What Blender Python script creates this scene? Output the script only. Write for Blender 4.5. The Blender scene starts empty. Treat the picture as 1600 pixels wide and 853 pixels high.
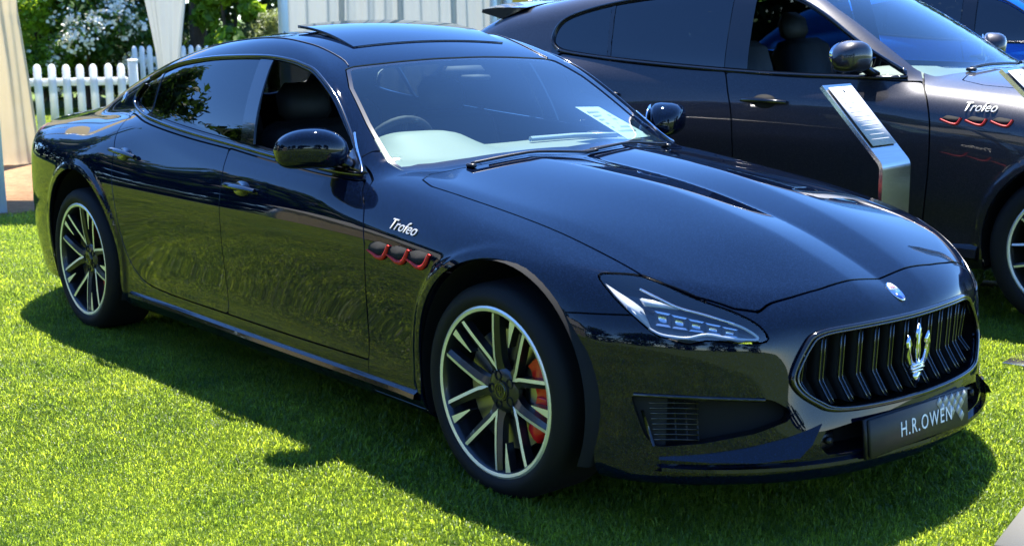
import bpy, math, random
import numpy as np
from mathutils import Vector, Matrix
rng = np.random.default_rng(7); random.seed(7)
scene = bpy.context.scene
COL = scene.collection
# ------------------------------------------------------------------ camera
cam_d = bpy.data.cameras.new('camera'); cam = bpy.data.objects.new('camera', cam_d); COL.objects.link(cam)
CAM = np.array([3.205, -3.534, 1.541]); YAW, PITCH, ROLL, FPX = 2.443, -.193, -.009, 2111.
fw = np.array([math.cos(PITCH)*math.cos(YAW), math.cos(PITCH)*math.sin(YAW), math.sin(PITCH)])
ri = np.cross(fw, [0, 0, 1.]); ri /= np.linalg.norm(ri); up = np.cross(ri, fw)
c_, s_ = math.cos(ROLL), math.sin(ROLL)
rr_, uu_ = c_*ri+s_*up, -s_*ri+c_*up
cam.matrix_world = Matrix([[rr_[0], uu_[0], -fw[0], CAM[0]], [rr_[1], uu_[1], -fw[1], CAM[1]], [rr_[2], uu_[2], -fw[2], CAM[2]], [0, 0, 0, 1]])
cam_d.sensor_width = 36; cam_d.lens = FPX/1600*36; cam_d.clip_start = .05; cam_d.clip_end = 2000
cam_d.dof.use_dof = True; cam_d.dof.focus_distance = 5.2; cam_d.dof.aperture_fstop = 5.0
scene.camera = cam
def pixel_ray(u, v):
    d = rr_*((u-800)/FPX)+uu_*((426.5-v)/FPX)+fw
    return d
def pixel_ground(u, v, z=0.):
    d = pixel_ray(u, v); return CAM+d*((z-CAM[2])/d[2])
def pixel_at(u, v, dist):
    """point at a given horizontal distance from the camera along the pixel's direction"""
    d = pixel_ray(u, v); return CAM+d*(dist/math.hypot(d[0], d[1]))
# ------------------------------------------------------------------ daylight
SUN = np.array([-.33, .28, 1.]); SUN /= np.linalg.norm(SUN)
elev = math.asin(SUN[2]); azim = math.atan2(SUN[0], SUN[1])
world = bpy.data.worlds.new('World'); scene.world = world; world.use_nodes = True
wn = world.node_tree.nodes; wl = world.node_tree.links
sky = wn.new('ShaderNodeTexSky'); sky.sky_type = 'NISHITA'; sky.sun_disc = False
sky.sun_elevation = elev; sky.sun_rotation = azim; sky.altitude = 3000; sky.air_density = 1.0; sky.dust_density = .0; sky.ozone_density = 6.0
bg = wn['Background']; bg.inputs['Strength'].default_value = .15
hs = wn.new('ShaderNodeHueSaturation'); hs.inputs['Saturation'].default_value = 1.14; hs.inputs['Hue'].default_value = .505
wl.new(sky.outputs[0], hs.inputs['Color']); wl.new(hs.outputs[0], bg.inputs['Color'])
sun_d = bpy.data.lights.new('sun', 'SUN'); sun_d.energy = 4.5; sun_d.angle = math.radians(.53); sun_d.color = (1., .955, .88)
sun = bpy.data.objects.new('sun', sun_d); COL.objects.link(sun)
sun.rotation_euler = Vector(SUN).to_track_quat('Z', 'Y').to_euler(); sun.location = (0, 0, 12)
vs = scene.view_settings; vs.view_transform = 'Standard'; vs.look = 'None'; vs.exposure = 1.92; vs.gamma = 1; vs.use_curve_mapping = False
scene.cycles.max_bounces = 10; scene.cycles.transparent_max_bounces = 12; scene.cycles.caustics_reflective = False; scene.cycles.caustics_refractive = False
scene.cycles.sample_clamp_indirect = 6
# ------------------------------------------------------------------ geometry core (numpy)
class Cardinal:
    """natural cubic interpolation written as weights on the knot values"""
    def __init__(s, t):
        s.t = np.asarray(t, float); n = len(s.t); h = np.diff(s.t)
        A = np.eye(n); B = np.zeros((n, n))
        for i in range(1, n-1):
            A[i, i-1] = h[i-1]; A[i, i] = 2*(h[i-1]+h[i]); A[i, i+1] = h[i]
            B[i, i-1] = 6/h[i-1]; B[i, i] = -6/h[i-1]-6/h[i]; B[i, i+1] = 6/h[i]
        s.M = np.linalg.solve(A, B); s.h = h
    def w(s, x):
        x = np.clip(np.ravel(x), s.t[0], s.t[-1])
        i = np.clip(np.searchsorted(s.t, x, side='right')-1, 0, len(s.t)-2)
        h = s.h[i]; b = (x-s.t[i])/h; a = 1-b
        W = ((a**3-a)*h*h/6)[:, None]*s.M[i] + ((b**3-b)*h*h/6)[:, None]*s.M[i+1]
        r = np.arange(len(x)); W[r, i] += a; W[r, i+1] += b
        return W
class Curve1:
    def __init__(s, t, v): s.c = Cardinal(t); s.v = np.asarray(v, float)
    def __call__(s, x):
        x = np.asarray(x, float); return (s.c.w(x)@s.v).reshape(x.shape)
class Tensor:
    """z = T(a, b) by cubic interpolation of a table"""
    def __init__(s, a, b, T): s.a = Cardinal(a); s.b = Cardinal(b); s.T = np.asarray(T, float)
    def __call__(s, a, b):
        if a.ndim > 1 and a.size != max(a.shape) or b.ndim > 1 and b.size != max(b.shape):
            a, b = np.broadcast_arrays(a, b)
        if a.shape == b.shape:
            return np.einsum('ij,ij->i', s.a.w(a)@s.T, s.b.w(b)).reshape(a.shape)
        r = s.a.w(a)@s.T@s.b.w(b).T          # open grids
        shp = np.broadcast_shapes(a.shape, b.shape)
        ia = [k for k in range(len(shp)) if a.shape[k] > 1]; ib = [k for k in range(len(shp)) if b.shape[k] > 1]
        if ia and ib and ia[0] > ib[0]: r = r.T
        return r.reshape(shp)
def smax(a, b, k):
    h = np.maximum(k-np.abs(a-b), 0)/k
    return np.maximum(a, b)+h*h*k*.25
def smin(a, b, k): return -smax(-a, -b, k)

def surface_net(F, lo, hi, res):
    ax = [np.arange(lo[i], hi[i]+res, res) for i in range(3)]
    X, Y, Z = ax[0][:, None, None], ax[1][None, :, None], ax[2][None, None, :]
    f = np.asarray(F(X, Y, Z)).astype(np.float32)
    s = f < 0
    nx, ny, nz = s.shape
    c = np.zeros((nx-1, ny-1, nz-1), np.int8)
    for dx in (0, 1):
        for dy in (0, 1):
            for dz in (0, 1): c += s[dx:nx-1+dx, dy:ny-1+dy, dz:nz-1+dz]
    ci = np.argwhere((c > 0) & (c < 8))
    idx = -np.ones(c.shape, np.int64); idx[tuple(ci.T)] = np.arange(len(ci))
    acc = np.zeros((len(ci), 3)); cnt = np.zeros(len(ci))
    corners = [(a, b, d) for a in (0, 1) for b in (0, 1) for d in (0, 1)]
    for p in corners:
        for k in range(3):
            if p[k]: continue
            q = list(p); q[k] = 1
            f0 = f[ci[:, 0]+p[0], ci[:, 1]+p[1], ci[:, 2]+p[2]]; f1 = f[ci[:, 0]+q[0], ci[:, 1]+q[1], ci[:, 2]+q[2]]
            m = (f0 < 0) != (f1 < 0)
            t = np.where(m, f0/np.where(m, f0-f1, 1), 0)
            pt = np.tile(np.array(p, float), (len(ci), 1)); pt[:, k] = t
            acc += pt*m[:, None]; cnt += m
    V = (ci+acc/cnt[:, None])*res+np.array([a[0] for a in ax])
    quads = []
    for k in range(3):
        o = [i for i in range(3) if i != k]
        sl0 = [slice(1, -1)]*3; sl1 = [slice(1, -1)]*3
        sl0[k] = slice(0, -1); sl1[k] = slice(1, None)
        d = s[tuple(sl0)] != s[tuple(sl1)]
        e = np.argwhere(d); g = e.copy(); g[:, o[0]] += 1; g[:, o[1]] += 1
        pos = s[g[:, 0], g[:, 1], g[:, 2]]
        def cell(da, db):
            h = g.copy(); h[:, o[0]] -= da; h[:, o[1]] -= db
            return idx[h[:, 0], h[:, 1], h[:, 2]]
        q = np.stack([cell(1, 1), cell(0, 1), cell(0, 0), cell(1, 0)], 1)
        flip = pos if k != 1 else ~pos
        q[~flip] = q[~flip][:, ::-1]
        quads.append(q)
    return V, np.concatenate(quads)
def grad(F, V, h=1.2e-3):
    g = np.empty_like(V)
    for k in range(3):
        d = np.zeros(3); d[k] = h
        A = V+d; B = V-d
        g[:, k] = (F(A[:, 0], A[:, 1], A[:, 2])-F(B[:, 0], B[:, 1], B[:, 2]))/(2*h)
    return g
def implicit_mesh(F, lo, hi, res, it=3):
    V, Q = surface_net(F, lo, hi, res)
    for _ in range(it):
        g = grad(F, V); f = F(V[:, 0], V[:, 1], V[:, 2])
        st = f/np.maximum((g*g).sum(1), .05); V = V-np.clip(st, -res, res)[:, None]*g
    g = grad(F, V, 2.5e-3); N = g/np.maximum(np.linalg.norm(g, axis=1), 1e-9)[:, None]
    T = np.concatenate([Q[:, [0, 1, 2]], Q[:, [0, 2, 3]]])
    n = np.cross(V[T[:, 1]]-V[T[:, 0]], V[T[:, 2]]-V[T[:, 0]])
    bad = (n*N[T[:, 0]]).sum(1) < 0
    if bad.mean() > .5: T = T[:, ::-1]
    return V, N, T
def compact(V, N, T):
    u, inv = np.unique(T, return_inverse=True)
    return V[u], N[u], inv.reshape(T.shape)
def clip(mesh, f):
    """keep the side of the mesh where f <= 0, cutting triangles along f = 0"""
    V, N, T = mesh
    if len(T) == 0: return mesh
    f = np.where(np.abs(f) < 1e-7, -1e-7, f)
    ins = f[T] <= 0; cnt = ins.sum(1); out = [T[cnt == 3]]; nv = len(V)
    t1 = T[cnt == 1]; i1 = ins[cnt == 1].argmax(1)
    t2 = T[cnt == 2]; i2 = (~ins[cnt == 2]).argmax(1)
    def rot(t, i): r = np.arange(len(t)); return t[r, i], t[r, (i+1) % 3], t[r, (i+2) % 3]
    a, b, c = rot(t1, i1); A, B, C = rot(t2, i2)
    e0 = np.concatenate([a, a, A, A]); e1 = np.concatenate([b, c, B, C])
    lo = np.minimum(e0, e1); hi = np.maximum(e0, e1); key = lo*nv+hi
    u, inv = np.unique(key, return_inverse=True); l = u//nv; h = u % nv
    t = (f[l]/(f[l]-f[h]))[:, None]
    NV = V[l]+(V[h]-V[l])*t; NN = N[l]+(N[h]-N[l])*t; NN /= np.maximum(np.linalg.norm(NN, axis=1), 1e-9)[:, None]
    inv = inv+nv; n1 = len(a); n2 = len(A)
    ab, ac, AB, AC = inv[:n1], inv[n1:2*n1], inv[2*n1:2*n1+n2], inv[2*n1+n2:]
    out += [np.stack([a, ab, ac], 1), np.stack([AB, B, C], 1), np.stack([AB, C, AC], 1)]
    T2 = np.concatenate(out)
    if len(T2) == 0: return np.zeros((0, 3)), np.zeros((0, 3)), np.zeros((0, 3), int)
    return compact(np.concatenate([V, NV]), np.concatenate([N, NN]), T2)
def smooth_poly(pts, n=6, closed=True, tension=.5):
    """Catmull-Rom through the points"""
    P = np.asarray(pts, float); m = len(P); out = []
    for i in range(m if closed else m-1):
        if closed: p0, p1, p2, p3 = P[i-1], P[i], P[(i+1) % m], P[(i+2) % m]
        else: p0, p1, p2, p3 = P[max(i-1, 0)], P[i], P[i+1], P[min(i+2, m-1)]
        for k in range(n):
            t = k/n; m1 = (p2-p0)*tension; m2 = (p3-p1)*tension
            out.append((2*t**3-3*t*t+1)*p1+(t**3-2*t*t+t)*m1+(-2*t**3+3*t*t)*p2+(t**3-t*t)*m2)
    if not closed: out.append(P[-1])
    return np.array(out)
def round_poly(pts, r=.03, n=5):
    """straight polygon with rounded corners; r may be one number or one for each corner"""
    P = np.asarray(pts, float); m = len(P); out = []
    rr = np.broadcast_to(r, (m,))
    for i in range(m):
        a, b, c = P[i-1], P[i], P[(i+1) % m]
        u = a-b; v = c-b; lu = np.linalg.norm(u); lv = np.linalg.norm(v)
        q = min(rr[i], lu*.45, lv*.45); p1 = b+u/lu*q; p2 = b+v/lv*q
        for k in range(n+1):
            t = k/n; out.append((1-t)**2*p1+2*t*(1-t)*b+t*t*p2)
    return np.array(out)
def poly_sd(poly, u, v):
    """signed distance to a closed polygon, negative inside; far points get a box distance"""
    P = np.asarray(poly, float); lo = P.min(0); hi = P.max(0)
    u = np.asarray(u, float); v = np.asarray(v, float)
    d = np.maximum(np.maximum(lo[0]-u, u-hi[0]), np.maximum(lo[1]-v, v-hi[1]))
    res = np.where(d > .05, d, .05); k = np.where(d <= .05)[0]
    if len(k) == 0: return res
    uu, vv = u[k], v[k]; best = np.full(len(k), 1e9); ins = np.zeros(len(k), bool)
    for i in range(len(P)):
        a = P[i-1]; b = P[i]; e = b-a; L = e@e
        if L < 1e-14: continue
        t = np.clip(((uu-a[0])*e[0]+(vv-a[1])*e[1])/L, 0, 1)
        best = np.minimum(best, (uu-a[0]-t*e[0])**2+(vv-a[1]-t*e[1])**2)
        cr = (a[1] > vv) != (b[1] > vv)
        if e[1] != 0: ins ^= cr & (uu < a[0]+(vv-a[1])*e[0]/e[1])
    res[k] = np.sqrt(best)*np.where(ins, -1, 1)
    return res
# ------------------------------------------------------------------ saloon body: tables in metres, x forward from the front axle, z up
class Shape: pass
def body_field(S):
    def F(x, y, z):
        ay = np.abs(y)
        Y = S.Y(x, z)
        for cx, cz, r in S.arch:                        # rolled lips round the wheel openings
            q = np.sqrt((x-cx)**2+(z-cz)**2)-r; Y = Y+.011*np.exp(-(np.maximum(q-.022, 0)/.016)**2)*(q < .2)
        side = (ay-Y)*.96
        fr = 1/(1+np.exp((S.xc-x)/.05))
        hood = S.Z(x, ay)+fr*(-S.ra*(np.sqrt((ay-S.ridge(x))**2+.008**2)-.2)-S.rb*np.sqrt((ay-S.ridge2(x))**2+.015**2))
        top = (z-hood)*.94
        pl = S.plan(ay); dp = (S.plan(ay+.004)-S.plan(ay-.004))/.008
        wo = np.clip((ay-.42)/.22, 0, 1); wo = wo*wo*(3-2*wo); le = S.lean(z)*(1-wo)+S.lean2(z)*wo if hasattr(S, 'lean2') else S.lean(z)
        front = (x-(pl-le))/np.sqrt(1+dp*dp)
        rp = S.rplan(ay); dr = (S.rplan(ay+.004)-S.rplan(ay-.004))/.008
        rear = ((rp+S.rlean(z))-x)/np.sqrt(1+dr*dr)
        f = smax(side, top, S.ks); f = smax(f, front, S.kf); f = smax(f, rear, .07); f = smax(f, S.zb-z, .03)
        gs = (ay-(S.gplan(x)-S.gtum(z)))*.93
        gt = (z-(S.roof(x)-S.crown(x)*(ay/.62)**2))*.90
        g = smax(gs, gt, S.kg)
        g = smax(g, .7-z, .05)
        return smin(f, g, S.ku)
    return F
def saloon_shape():
    S = Shape()
    zr = [.15, .21, .27, .34, .45, .60, .70, .78, .85, .92, .98, 1.06]
    xs = [-4.4, -3.9, -3.17, -2.6, -1.8, -1.0, -.5, 0, .4, .95]
    S.Y = Tensor(xs, zr, [
        [.78, .80, .82, .84, .87, .895, .90, .89, .87, .83, .77, .68],
        [.84, .87, .885, .90, .92, .94, .945, .94, .925, .885, .83, .735],
        [.88, .92, .94, .95, .96, .97, .972, .968, .955, .925, .875, .79],
        [.86, .905, .925, .928, .932, .946, .951, .946, .928, .898, .865, .82],
        [.86, .905, .926, .921, .920, .932, .938, .933, .914, .888, .864, .84],
        [.86, .905, .926, .920, .918, .930, .937, .933, .914, .887, .862, .835],
        [.86, .905, .926, .924, .926, .940, .945, .938, .914, .880, .846, .80],
        [.88, .91, .93, .94, .95, .956, .955, .940, .912, .866, .81, .73],
        [.86, .90, .92, .935, .946, .95, .945, .925, .887, .83, .76, .67],
        [.83, .87, .89, .905, .915, .92, .91, .885, .84, .78, .71, .62]])
    yr = [0, .18, .4, .62, .75, .85, .97]
    xt = [-4.35, -4.1, -3.7, -3.2, -2.7, -2.1, -1.5, -.9, -.6, -.3, 0, .3, .5, .65, .8, .95]
    S.Z = Tensor(xt, yr, [
        [1.00, .998, .985, .955, .925, .895, .85],
        [1.03, 1.028, 1.015, .98, .945, .91, .86],
        [1.09, 1.087, 1.07, 1.03, .99, .955, .90],
        [1.13, 1.13, 1.11, 1.07, 1.03, .985, .92],
        [1.12, 1.12, 1.115, 1.10, 1.085, 1.06, 1.0],
        [1.03, 1.03, 1.03, 1.03, 1.03, 1.02, .97],
        [.99, .99, .99, .99, .985, .98, .95],
        [1.02, 1.02, 1.01, .99, .98, .96, .92],
        [1.01, 1.012, .995, .97, .96, .935, .89],
        [.985, .988, .97, .94, .925, .902, .86],
        [.948, .953, .935, .905, .887, .868, .825],
        [.888, .893, .876, .848, .826, .806, .76],
        [.833, .838, .820, .790, .770, .745, .70],
        [.777, .781, .762, .732, .710, .685, .64],
        [.708, .711, .690, .658, .635, .610, .56],
        [.625, .627, .605, .570, .545, .52, .47]])
    S.ridge = Curve1([-.9, -.3, 0, .54, .8, 1.0], [.27, .23, .2, .165, .144, .13])
    S.ridge2 = Curve1([-.9, -.3, 0, .3, .6, .8, 1.0], [.70, .68, .665, .645, .61, .57, .53])
    S.plan = Curve1([0, .26, .5, .65, .78, .87, .93, .97], [.965, .94, .86, .765, .635, .50, .35, .15])
    S.lean = Curve1([.12, .2, .27, .35, .45, .55, .62, .68, .75, .85, 1.0], [.05, .01, .0, .012, .035, .055, .072, .10, .16, .27, .46])
    S.lean2 = Curve1([.12, .2, .27, .35, .45, .55, .62, .68, .75, .85, 1.0], [.06, .02, .015, .02, .025, .032, .048, .090, .155, .27, .46])
    S.rplan = Curve1([0, .4, .65, .8, .88, .94, .985], [-4.30, -4.27, -4.19, -4.06, -3.93, -3.72, -3.4])
    S.rlean = Curve1([.12, .25, .4, .6, .8, .92, 1.05], [.10, .04, 0, .0, .02, .03, .0])
    # cabin
    S.roof = Curve1([-4.4, -4.0, -3.7, -3.4, -3.0, -2.6, -2.2, -1.9, -1.7, -1.5, -1.33, -1.2, -1.0, -.8, -.6, -.4, -.1, .5, 1.1],
                    [.78, .98, 1.095, 1.21, 1.327, 1.41, 1.456, 1.466, 1.445, 1.397, 1.340, 1.283, 1.188, 1.09, .988, .884, .73, .45, .2])
    S.crown = Curve1([-4, -3.4, -2.8, -2.2, -1.7, -1.4, -1.2, -1.0, -.6, 0], [.09, .085, .065, .05, .042, .045, .06, .085, .10, .11])
    S.gplan = Curve1([-4, -3.6, -3.2, -2.9, -2.5, -2.0, -1.4, -.9, -.5, 0], [.57, .65, .72, .765, .812, .838, .845, .832, .80, .74])
    S.gtum = Curve1([.8, .95, 1.05, 1.2, 1.33, 1.42, 1.5], [-.01, 0, .022, .082, .155, .215, .285])
    S.arch = [(.03, .375, .408), (-3.145, .38, .42)]
    S.ra, S.rb, S.ks, S.kf, S.xc, S.zb, S.kg, S.ku = .048, .03, .085, .05, -.95, .165, .085, .035
    S.F = body_field(S); S.lo = (-4.36, -1.03, .13); S.hi = (1.02, 1.03, 1.52)
    return S

def suv_shape():
    S = Shape()
    zr = [.22, .30, .42, .55, .70, .82, .92, 1.0, 1.07, 1.14, 1.22, 1.32]
    xs = [-4.15, -3.6, -3.0, -2.4, -1.7, -1.0, -.5, 0, .45, 1.0]
    S.Y = Tensor(xs, zr, [
        [.80, .84, .87, .89, .90, .905, .90, .885, .86, .83, .79, .73],
        [.87, .90, .925, .945, .955, .955, .945, .925, .895, .86, .82, .76],
        [.91, .945, .965, .978, .984, .98, .968, .948, .922, .893, .86, .81],
        [.90, .94, .945, .955, .962, .962, .955, .94, .92, .90, .878, .84],
        [.90, .94, .94, .945, .952, .955, .95, .94, .922, .905, .885, .85],
        [.90, .94, .94, .945, .952, .955, .95, .94, .922, .903, .88, .84],
        [.90, .94, .945, .955, .962, .963, .957, .94, .918, .89, .855, .80],
        [.90, .94, .965, .978, .983, .978, .965, .94, .905, .86, .80, .72],
        [.89, .93, .955, .97, .975, .968, .95, .915, .87, .81, .74, .66],
        [.86, .90, .92, .93, .93, .92, .90, .86, .81, .75, .68, .60]])
    yr = [0, .3, .6, .75, .85, .98]
    xt = [-4.1, -3.6, -3.0, -2.2, -1.4, -.95, -.6, -.2, .2, .5, .75, 1.0]
    S.Z = Tensor(xt, yr, [
        [1.12, 1.12, 1.10, 1.07, 1.04, 1.0], [1.17, 1.17, 1.15, 1.13, 1.10, 1.06], [1.22, 1.22, 1.22, 1.22, 1.20, 1.15],
        [1.18, 1.18, 1.18, 1.18, 1.17, 1.13], [1.14, 1.14, 1.14, 1.14, 1.13, 1.10], [1.19, 1.19, 1.17, 1.15, 1.12, 1.07],
        [1.18, 1.175, 1.15, 1.125, 1.10, 1.05], [1.155, 1.15, 1.12, 1.095, 1.065, 1.01], [1.10, 1.095, 1.06, 1.035, 1.0, .95],
        [1.03, 1.025, .99, .96, .93, .88], [.94, .935, .90, .87, .84, .79], [.80, .795, .76, .73, .70, .66]])
    S.ridge = Curve1([-.9, 0, .8, 1.1], [.36, .3, .24, .22]); S.ridge2 = Curve1([-.9, 0, .8, 1.1], [.72, .70, .64, .6])
    S.plan = Curve1([0, .26, .5, .65, .78, .87, .93, .985], [.955, .93, .86, .78, .66, .53, .39, .18])
    S.lean = Curve1([.2, .3, .5, .7, .8, .9, 1.05, 1.2], [.06, .01, .0, .03, .06, .12, .3, .6])
    S.rplan = Curve1([0, .4, .65, .8, .88, .94, .99], [-4.06, -4.03, -3.95, -3.83, -3.7, -3.5, -3.1])
    S.rlean = Curve1([.2, .4, .7, 1.0, 1.2, 1.4], [.1, .0, .0, .04, .1, .25])
    S.roof = Curve1([-4.4, -4.05, -3.85, -3.6, -3.2, -2.7, -2.2, -1.7, -1.45, -1.25, -1.05, -.8, -.5, -.1, .6, 1.2],
                    [.95, 1.19, 1.33, 1.47, 1.565, 1.635, 1.672, 1.672, 1.625, 1.545, 1.445, 1.305, 1.13, .89, .5, .2])
    S.crown = Curve1([-4, -3.4, -2.8, -2.2, -1.7, -1.4, -1.0, -.6, 0], [.08, .07, .06, .055, .055, .06, .08, .10, .11])
    S.gplan = Curve1([-4.1, -3.7, -3.3, -2.9, -2.4, -1.8, -1.3, -.9, -.5, 0], [.68, .745, .80, .84, .875, .892, .888, .87, .84, .78])
    S.gtum = Curve1([1.0, 1.1, 1.2, 1.35, 1.5, 1.6, 1.7], [-.01, 0, .022, .082, .155, .215, .285])
    S.arch = [(.06, .40, .405), (-2.95, .40, .42)]
    S.ra, S.rb, S.ks, S.kf, S.xc, S.zb, S.kg, S.ku = .03, .02, .09, .06, -.95, .24, .09, .035
    S.F = body_field(S); S.lo = (-4.14, -1.05, .2); S.hi = (1.02, 1.05, 1.74)
    return S
# ------------------------------------------------------------------ materials
MATS = {}
def mat(name, color=(.5, .5, .5), rough=.5, metal=0., coat=0., spec=.5, coat_rough=.02, trans=0., ior=1.45, emit=None, sheen=0., alpha=1.):
    m = bpy.data.materials.new(name); m.use_nodes = True; b = m.node_tree.nodes['Principled BSDF']; i = b.inputs
    i['Base Color'].default_value = (*color, 1); i['Roughness'].default_value = rough; i['Metallic'].default_value = metal
    i['Coat Weight'].default_value = coat; i['Coat IOR'].default_value = 1.44; i['Coat Roughness'].default_value = coat_rough; i['Specular IOR Level'].default_value = spec
    i['Transmission Weight'].default_value = trans; i['IOR'].default_value = ior; i['Sheen Weight'].default_value = sheen
    MATS[name] = m; return m
def noise_color(m, c1, c2, scale, detail=6, rough=.6, coord='Object', fac=(.35, .65), inp='Base Color', vec=None):
    nt = m.node_tree; n = nt.nodes; l = nt.links
    tc = n.new('ShaderNodeTexCoord'); ns = n.new('ShaderNodeTexNoise'); ns.inputs['Scale'].default_value = scale; ns.inputs['Detail'].default_value = detail; ns.inputs['Roughness'].default_value = rough
    mp = n.new('ShaderNodeMapping'); mp.inputs['Scale'].default_value = vec or (1, 1, 1)
    cr = n.new('ShaderNodeValToRGB'); cr.color_ramp.elements[0].position = fac[0]; cr.color_ramp.elements[1].position = fac[1]
    cr.color_ramp.elements[0].color = (*c1, 1); cr.color_ramp.elements[1].color = (*c2, 1)
    l.new(tc.outputs[coord], mp.inputs[0]); l.new(mp.outputs[0], ns.inputs['Vector']); l.new(ns.outputs['Fac'], cr.inputs[0])
    l.new(cr.outputs[0], n['Principled BSDF'].inputs[inp]); return ns
def bump(m, scale, strength, dist=.01, detail=4, vec=None, coord='Object'):
    nt = m.node_tree; n = nt.nodes; l = nt.links
    tc = n.new('ShaderNodeTexCoord'); mp = n.new('ShaderNodeMapping'); mp.inputs['Scale'].default_value = vec or (1, 1, 1)
    ns = n.new('ShaderNodeTexNoise'); ns.inputs['Scale'].default_value = scale; ns.inputs['Detail'].default_value = detail
    bp = n.new('ShaderNodeBump'); bp.inputs['Strength'].default_value = strength; bp.inputs['Distance'].default_value = dist
    l.new(tc.outputs[coord], mp.inputs[0]); l.new(mp.outputs[0], ns.inputs['Vector']); l.new(ns.outputs['Fac'], bp.inputs['Height']); l.new(bp.outputs[0], n['Principled BSDF'].inputs['Normal'])
def paint(name, base, flake, metal, rough=.42):
    """metallic base with fine flakes under a clear coat with a little dust on it"""
    m = mat(name, base, rough, metal, coat=1., coat_rough=.012, spec=.5 if metal else .0)
    nt = m.node_tree; n = nt.nodes; l = nt.links; b = n['Principled BSDF']
    tc = n.new('ShaderNodeTexCoord'); vo = n.new('ShaderNodeTexVoronoi'); vo.inputs['Scale'].default_value = 420
    rp = n.new('ShaderNodeValToRGB'); rp.color_ramp.elements[0].color = (*base, 1); rp.color_ramp.elements[1].color = (*flake, 1)
    rp.color_ramp.elements[0].position = .55; rp.color_ramp.elements[1].position = .95
    sp = n.new('ShaderNodeSeparateColor'); l.new(tc.outputs['Object'], vo.inputs['Vector']); l.new(vo.outputs['Color'], sp.inputs[0]); l.new(sp.outputs[0], rp.inputs[0]); l.new(rp.outputs[0], b.inputs['Base Color'])
    ns = n.new('ShaderNodeTexNoise'); ns.inputs['Scale'].default_value = 2.2; ns.inputs['Detail'].default_value = 9; ns.inputs['Roughness'].default_value = .75
    r2 = n.new('ShaderNodeMapRange'); r2.inputs[1].default_value = .35; r2.inputs[2].default_value = .8; r2.inputs[3].default_value = .008; r2.inputs[4].default_value = .05
    l.new(tc.outputs['Object'], ns.inputs['Vector']); l.new(ns.outputs['Fac'], r2.inputs[0]); l.new(r2.outputs[0], b.inputs['Coat Roughness'])
    return m
def glass(name, tint, gloss=1.0, rough=.0, film=0., f0=.075):
    """thin pane: Fresnel mirror over a tinted see-through sheet"""
    m = bpy.data.materials.new(name); m.use_nodes = True; n = m.node_tree.nodes; l = m.node_tree.links; n.clear()
    o = n.new('ShaderNodeOutputMaterial'); t = n.new('ShaderNodeBsdfTransparent'); t.inputs[0].default_value = (*tint, 1)
    g = n.new('ShaderNodeBsdfGlossy'); g.inputs['Roughness'].default_value = rough; g.inputs[0].default_value = (gloss, gloss, gloss, 1)
    # reflectance of a two-sided pane, the same from inside and outside
    ge = n.new('ShaderNodeNewGeometry'); dt = n.new('ShaderNodeVectorMath'); dt.operation = 'DOT_PRODUCT'; l.new(ge.outputs['Incoming'], dt.inputs[0]); l.new(ge.outputs['Normal'], dt.inputs[1])
    def mth(op, a, b=None):
        q = n.new('ShaderNodeMath'); q.operation = op; q.use_clamp = op != 'POWER'
        for k, v in enumerate((a, b)):
            if v is None: continue
            if isinstance(v, (int, float)): q.inputs[k].default_value = v
            else: l.new(v, q.inputs[k])
        return q.outputs[0]
    f = mth('ADD', mth('MULTIPLY', mth('POWER', mth('SUBTRACT', 1., mth('ABSOLUTE', dt.outputs['Value'])), 5.), 1-f0), f0); x = n.new('ShaderNodeMixShader')
    l.new(f, x.inputs[0]); l.new(t.outputs[0], x.inputs[1]); l.new(g.outputs[0], x.inputs[2]); l.new(x.outputs[0], o.inputs[0])
    if film:      # thin dust film, with blue sky haze put into its colour
        d = n.new('ShaderNodeBsdfDiffuse'); d.inputs[0].default_value = (.16, .36, .62, 1); y = n.new('ShaderNodeMixShader'); y.inputs[0].default_value = film
        l.new(x.outputs[0], y.inputs[1]); l.new(d.outputs[0], y.inputs[2]); l.new(y.outputs[0], o.inputs[0])
    MATS[name] = m; return m
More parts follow.
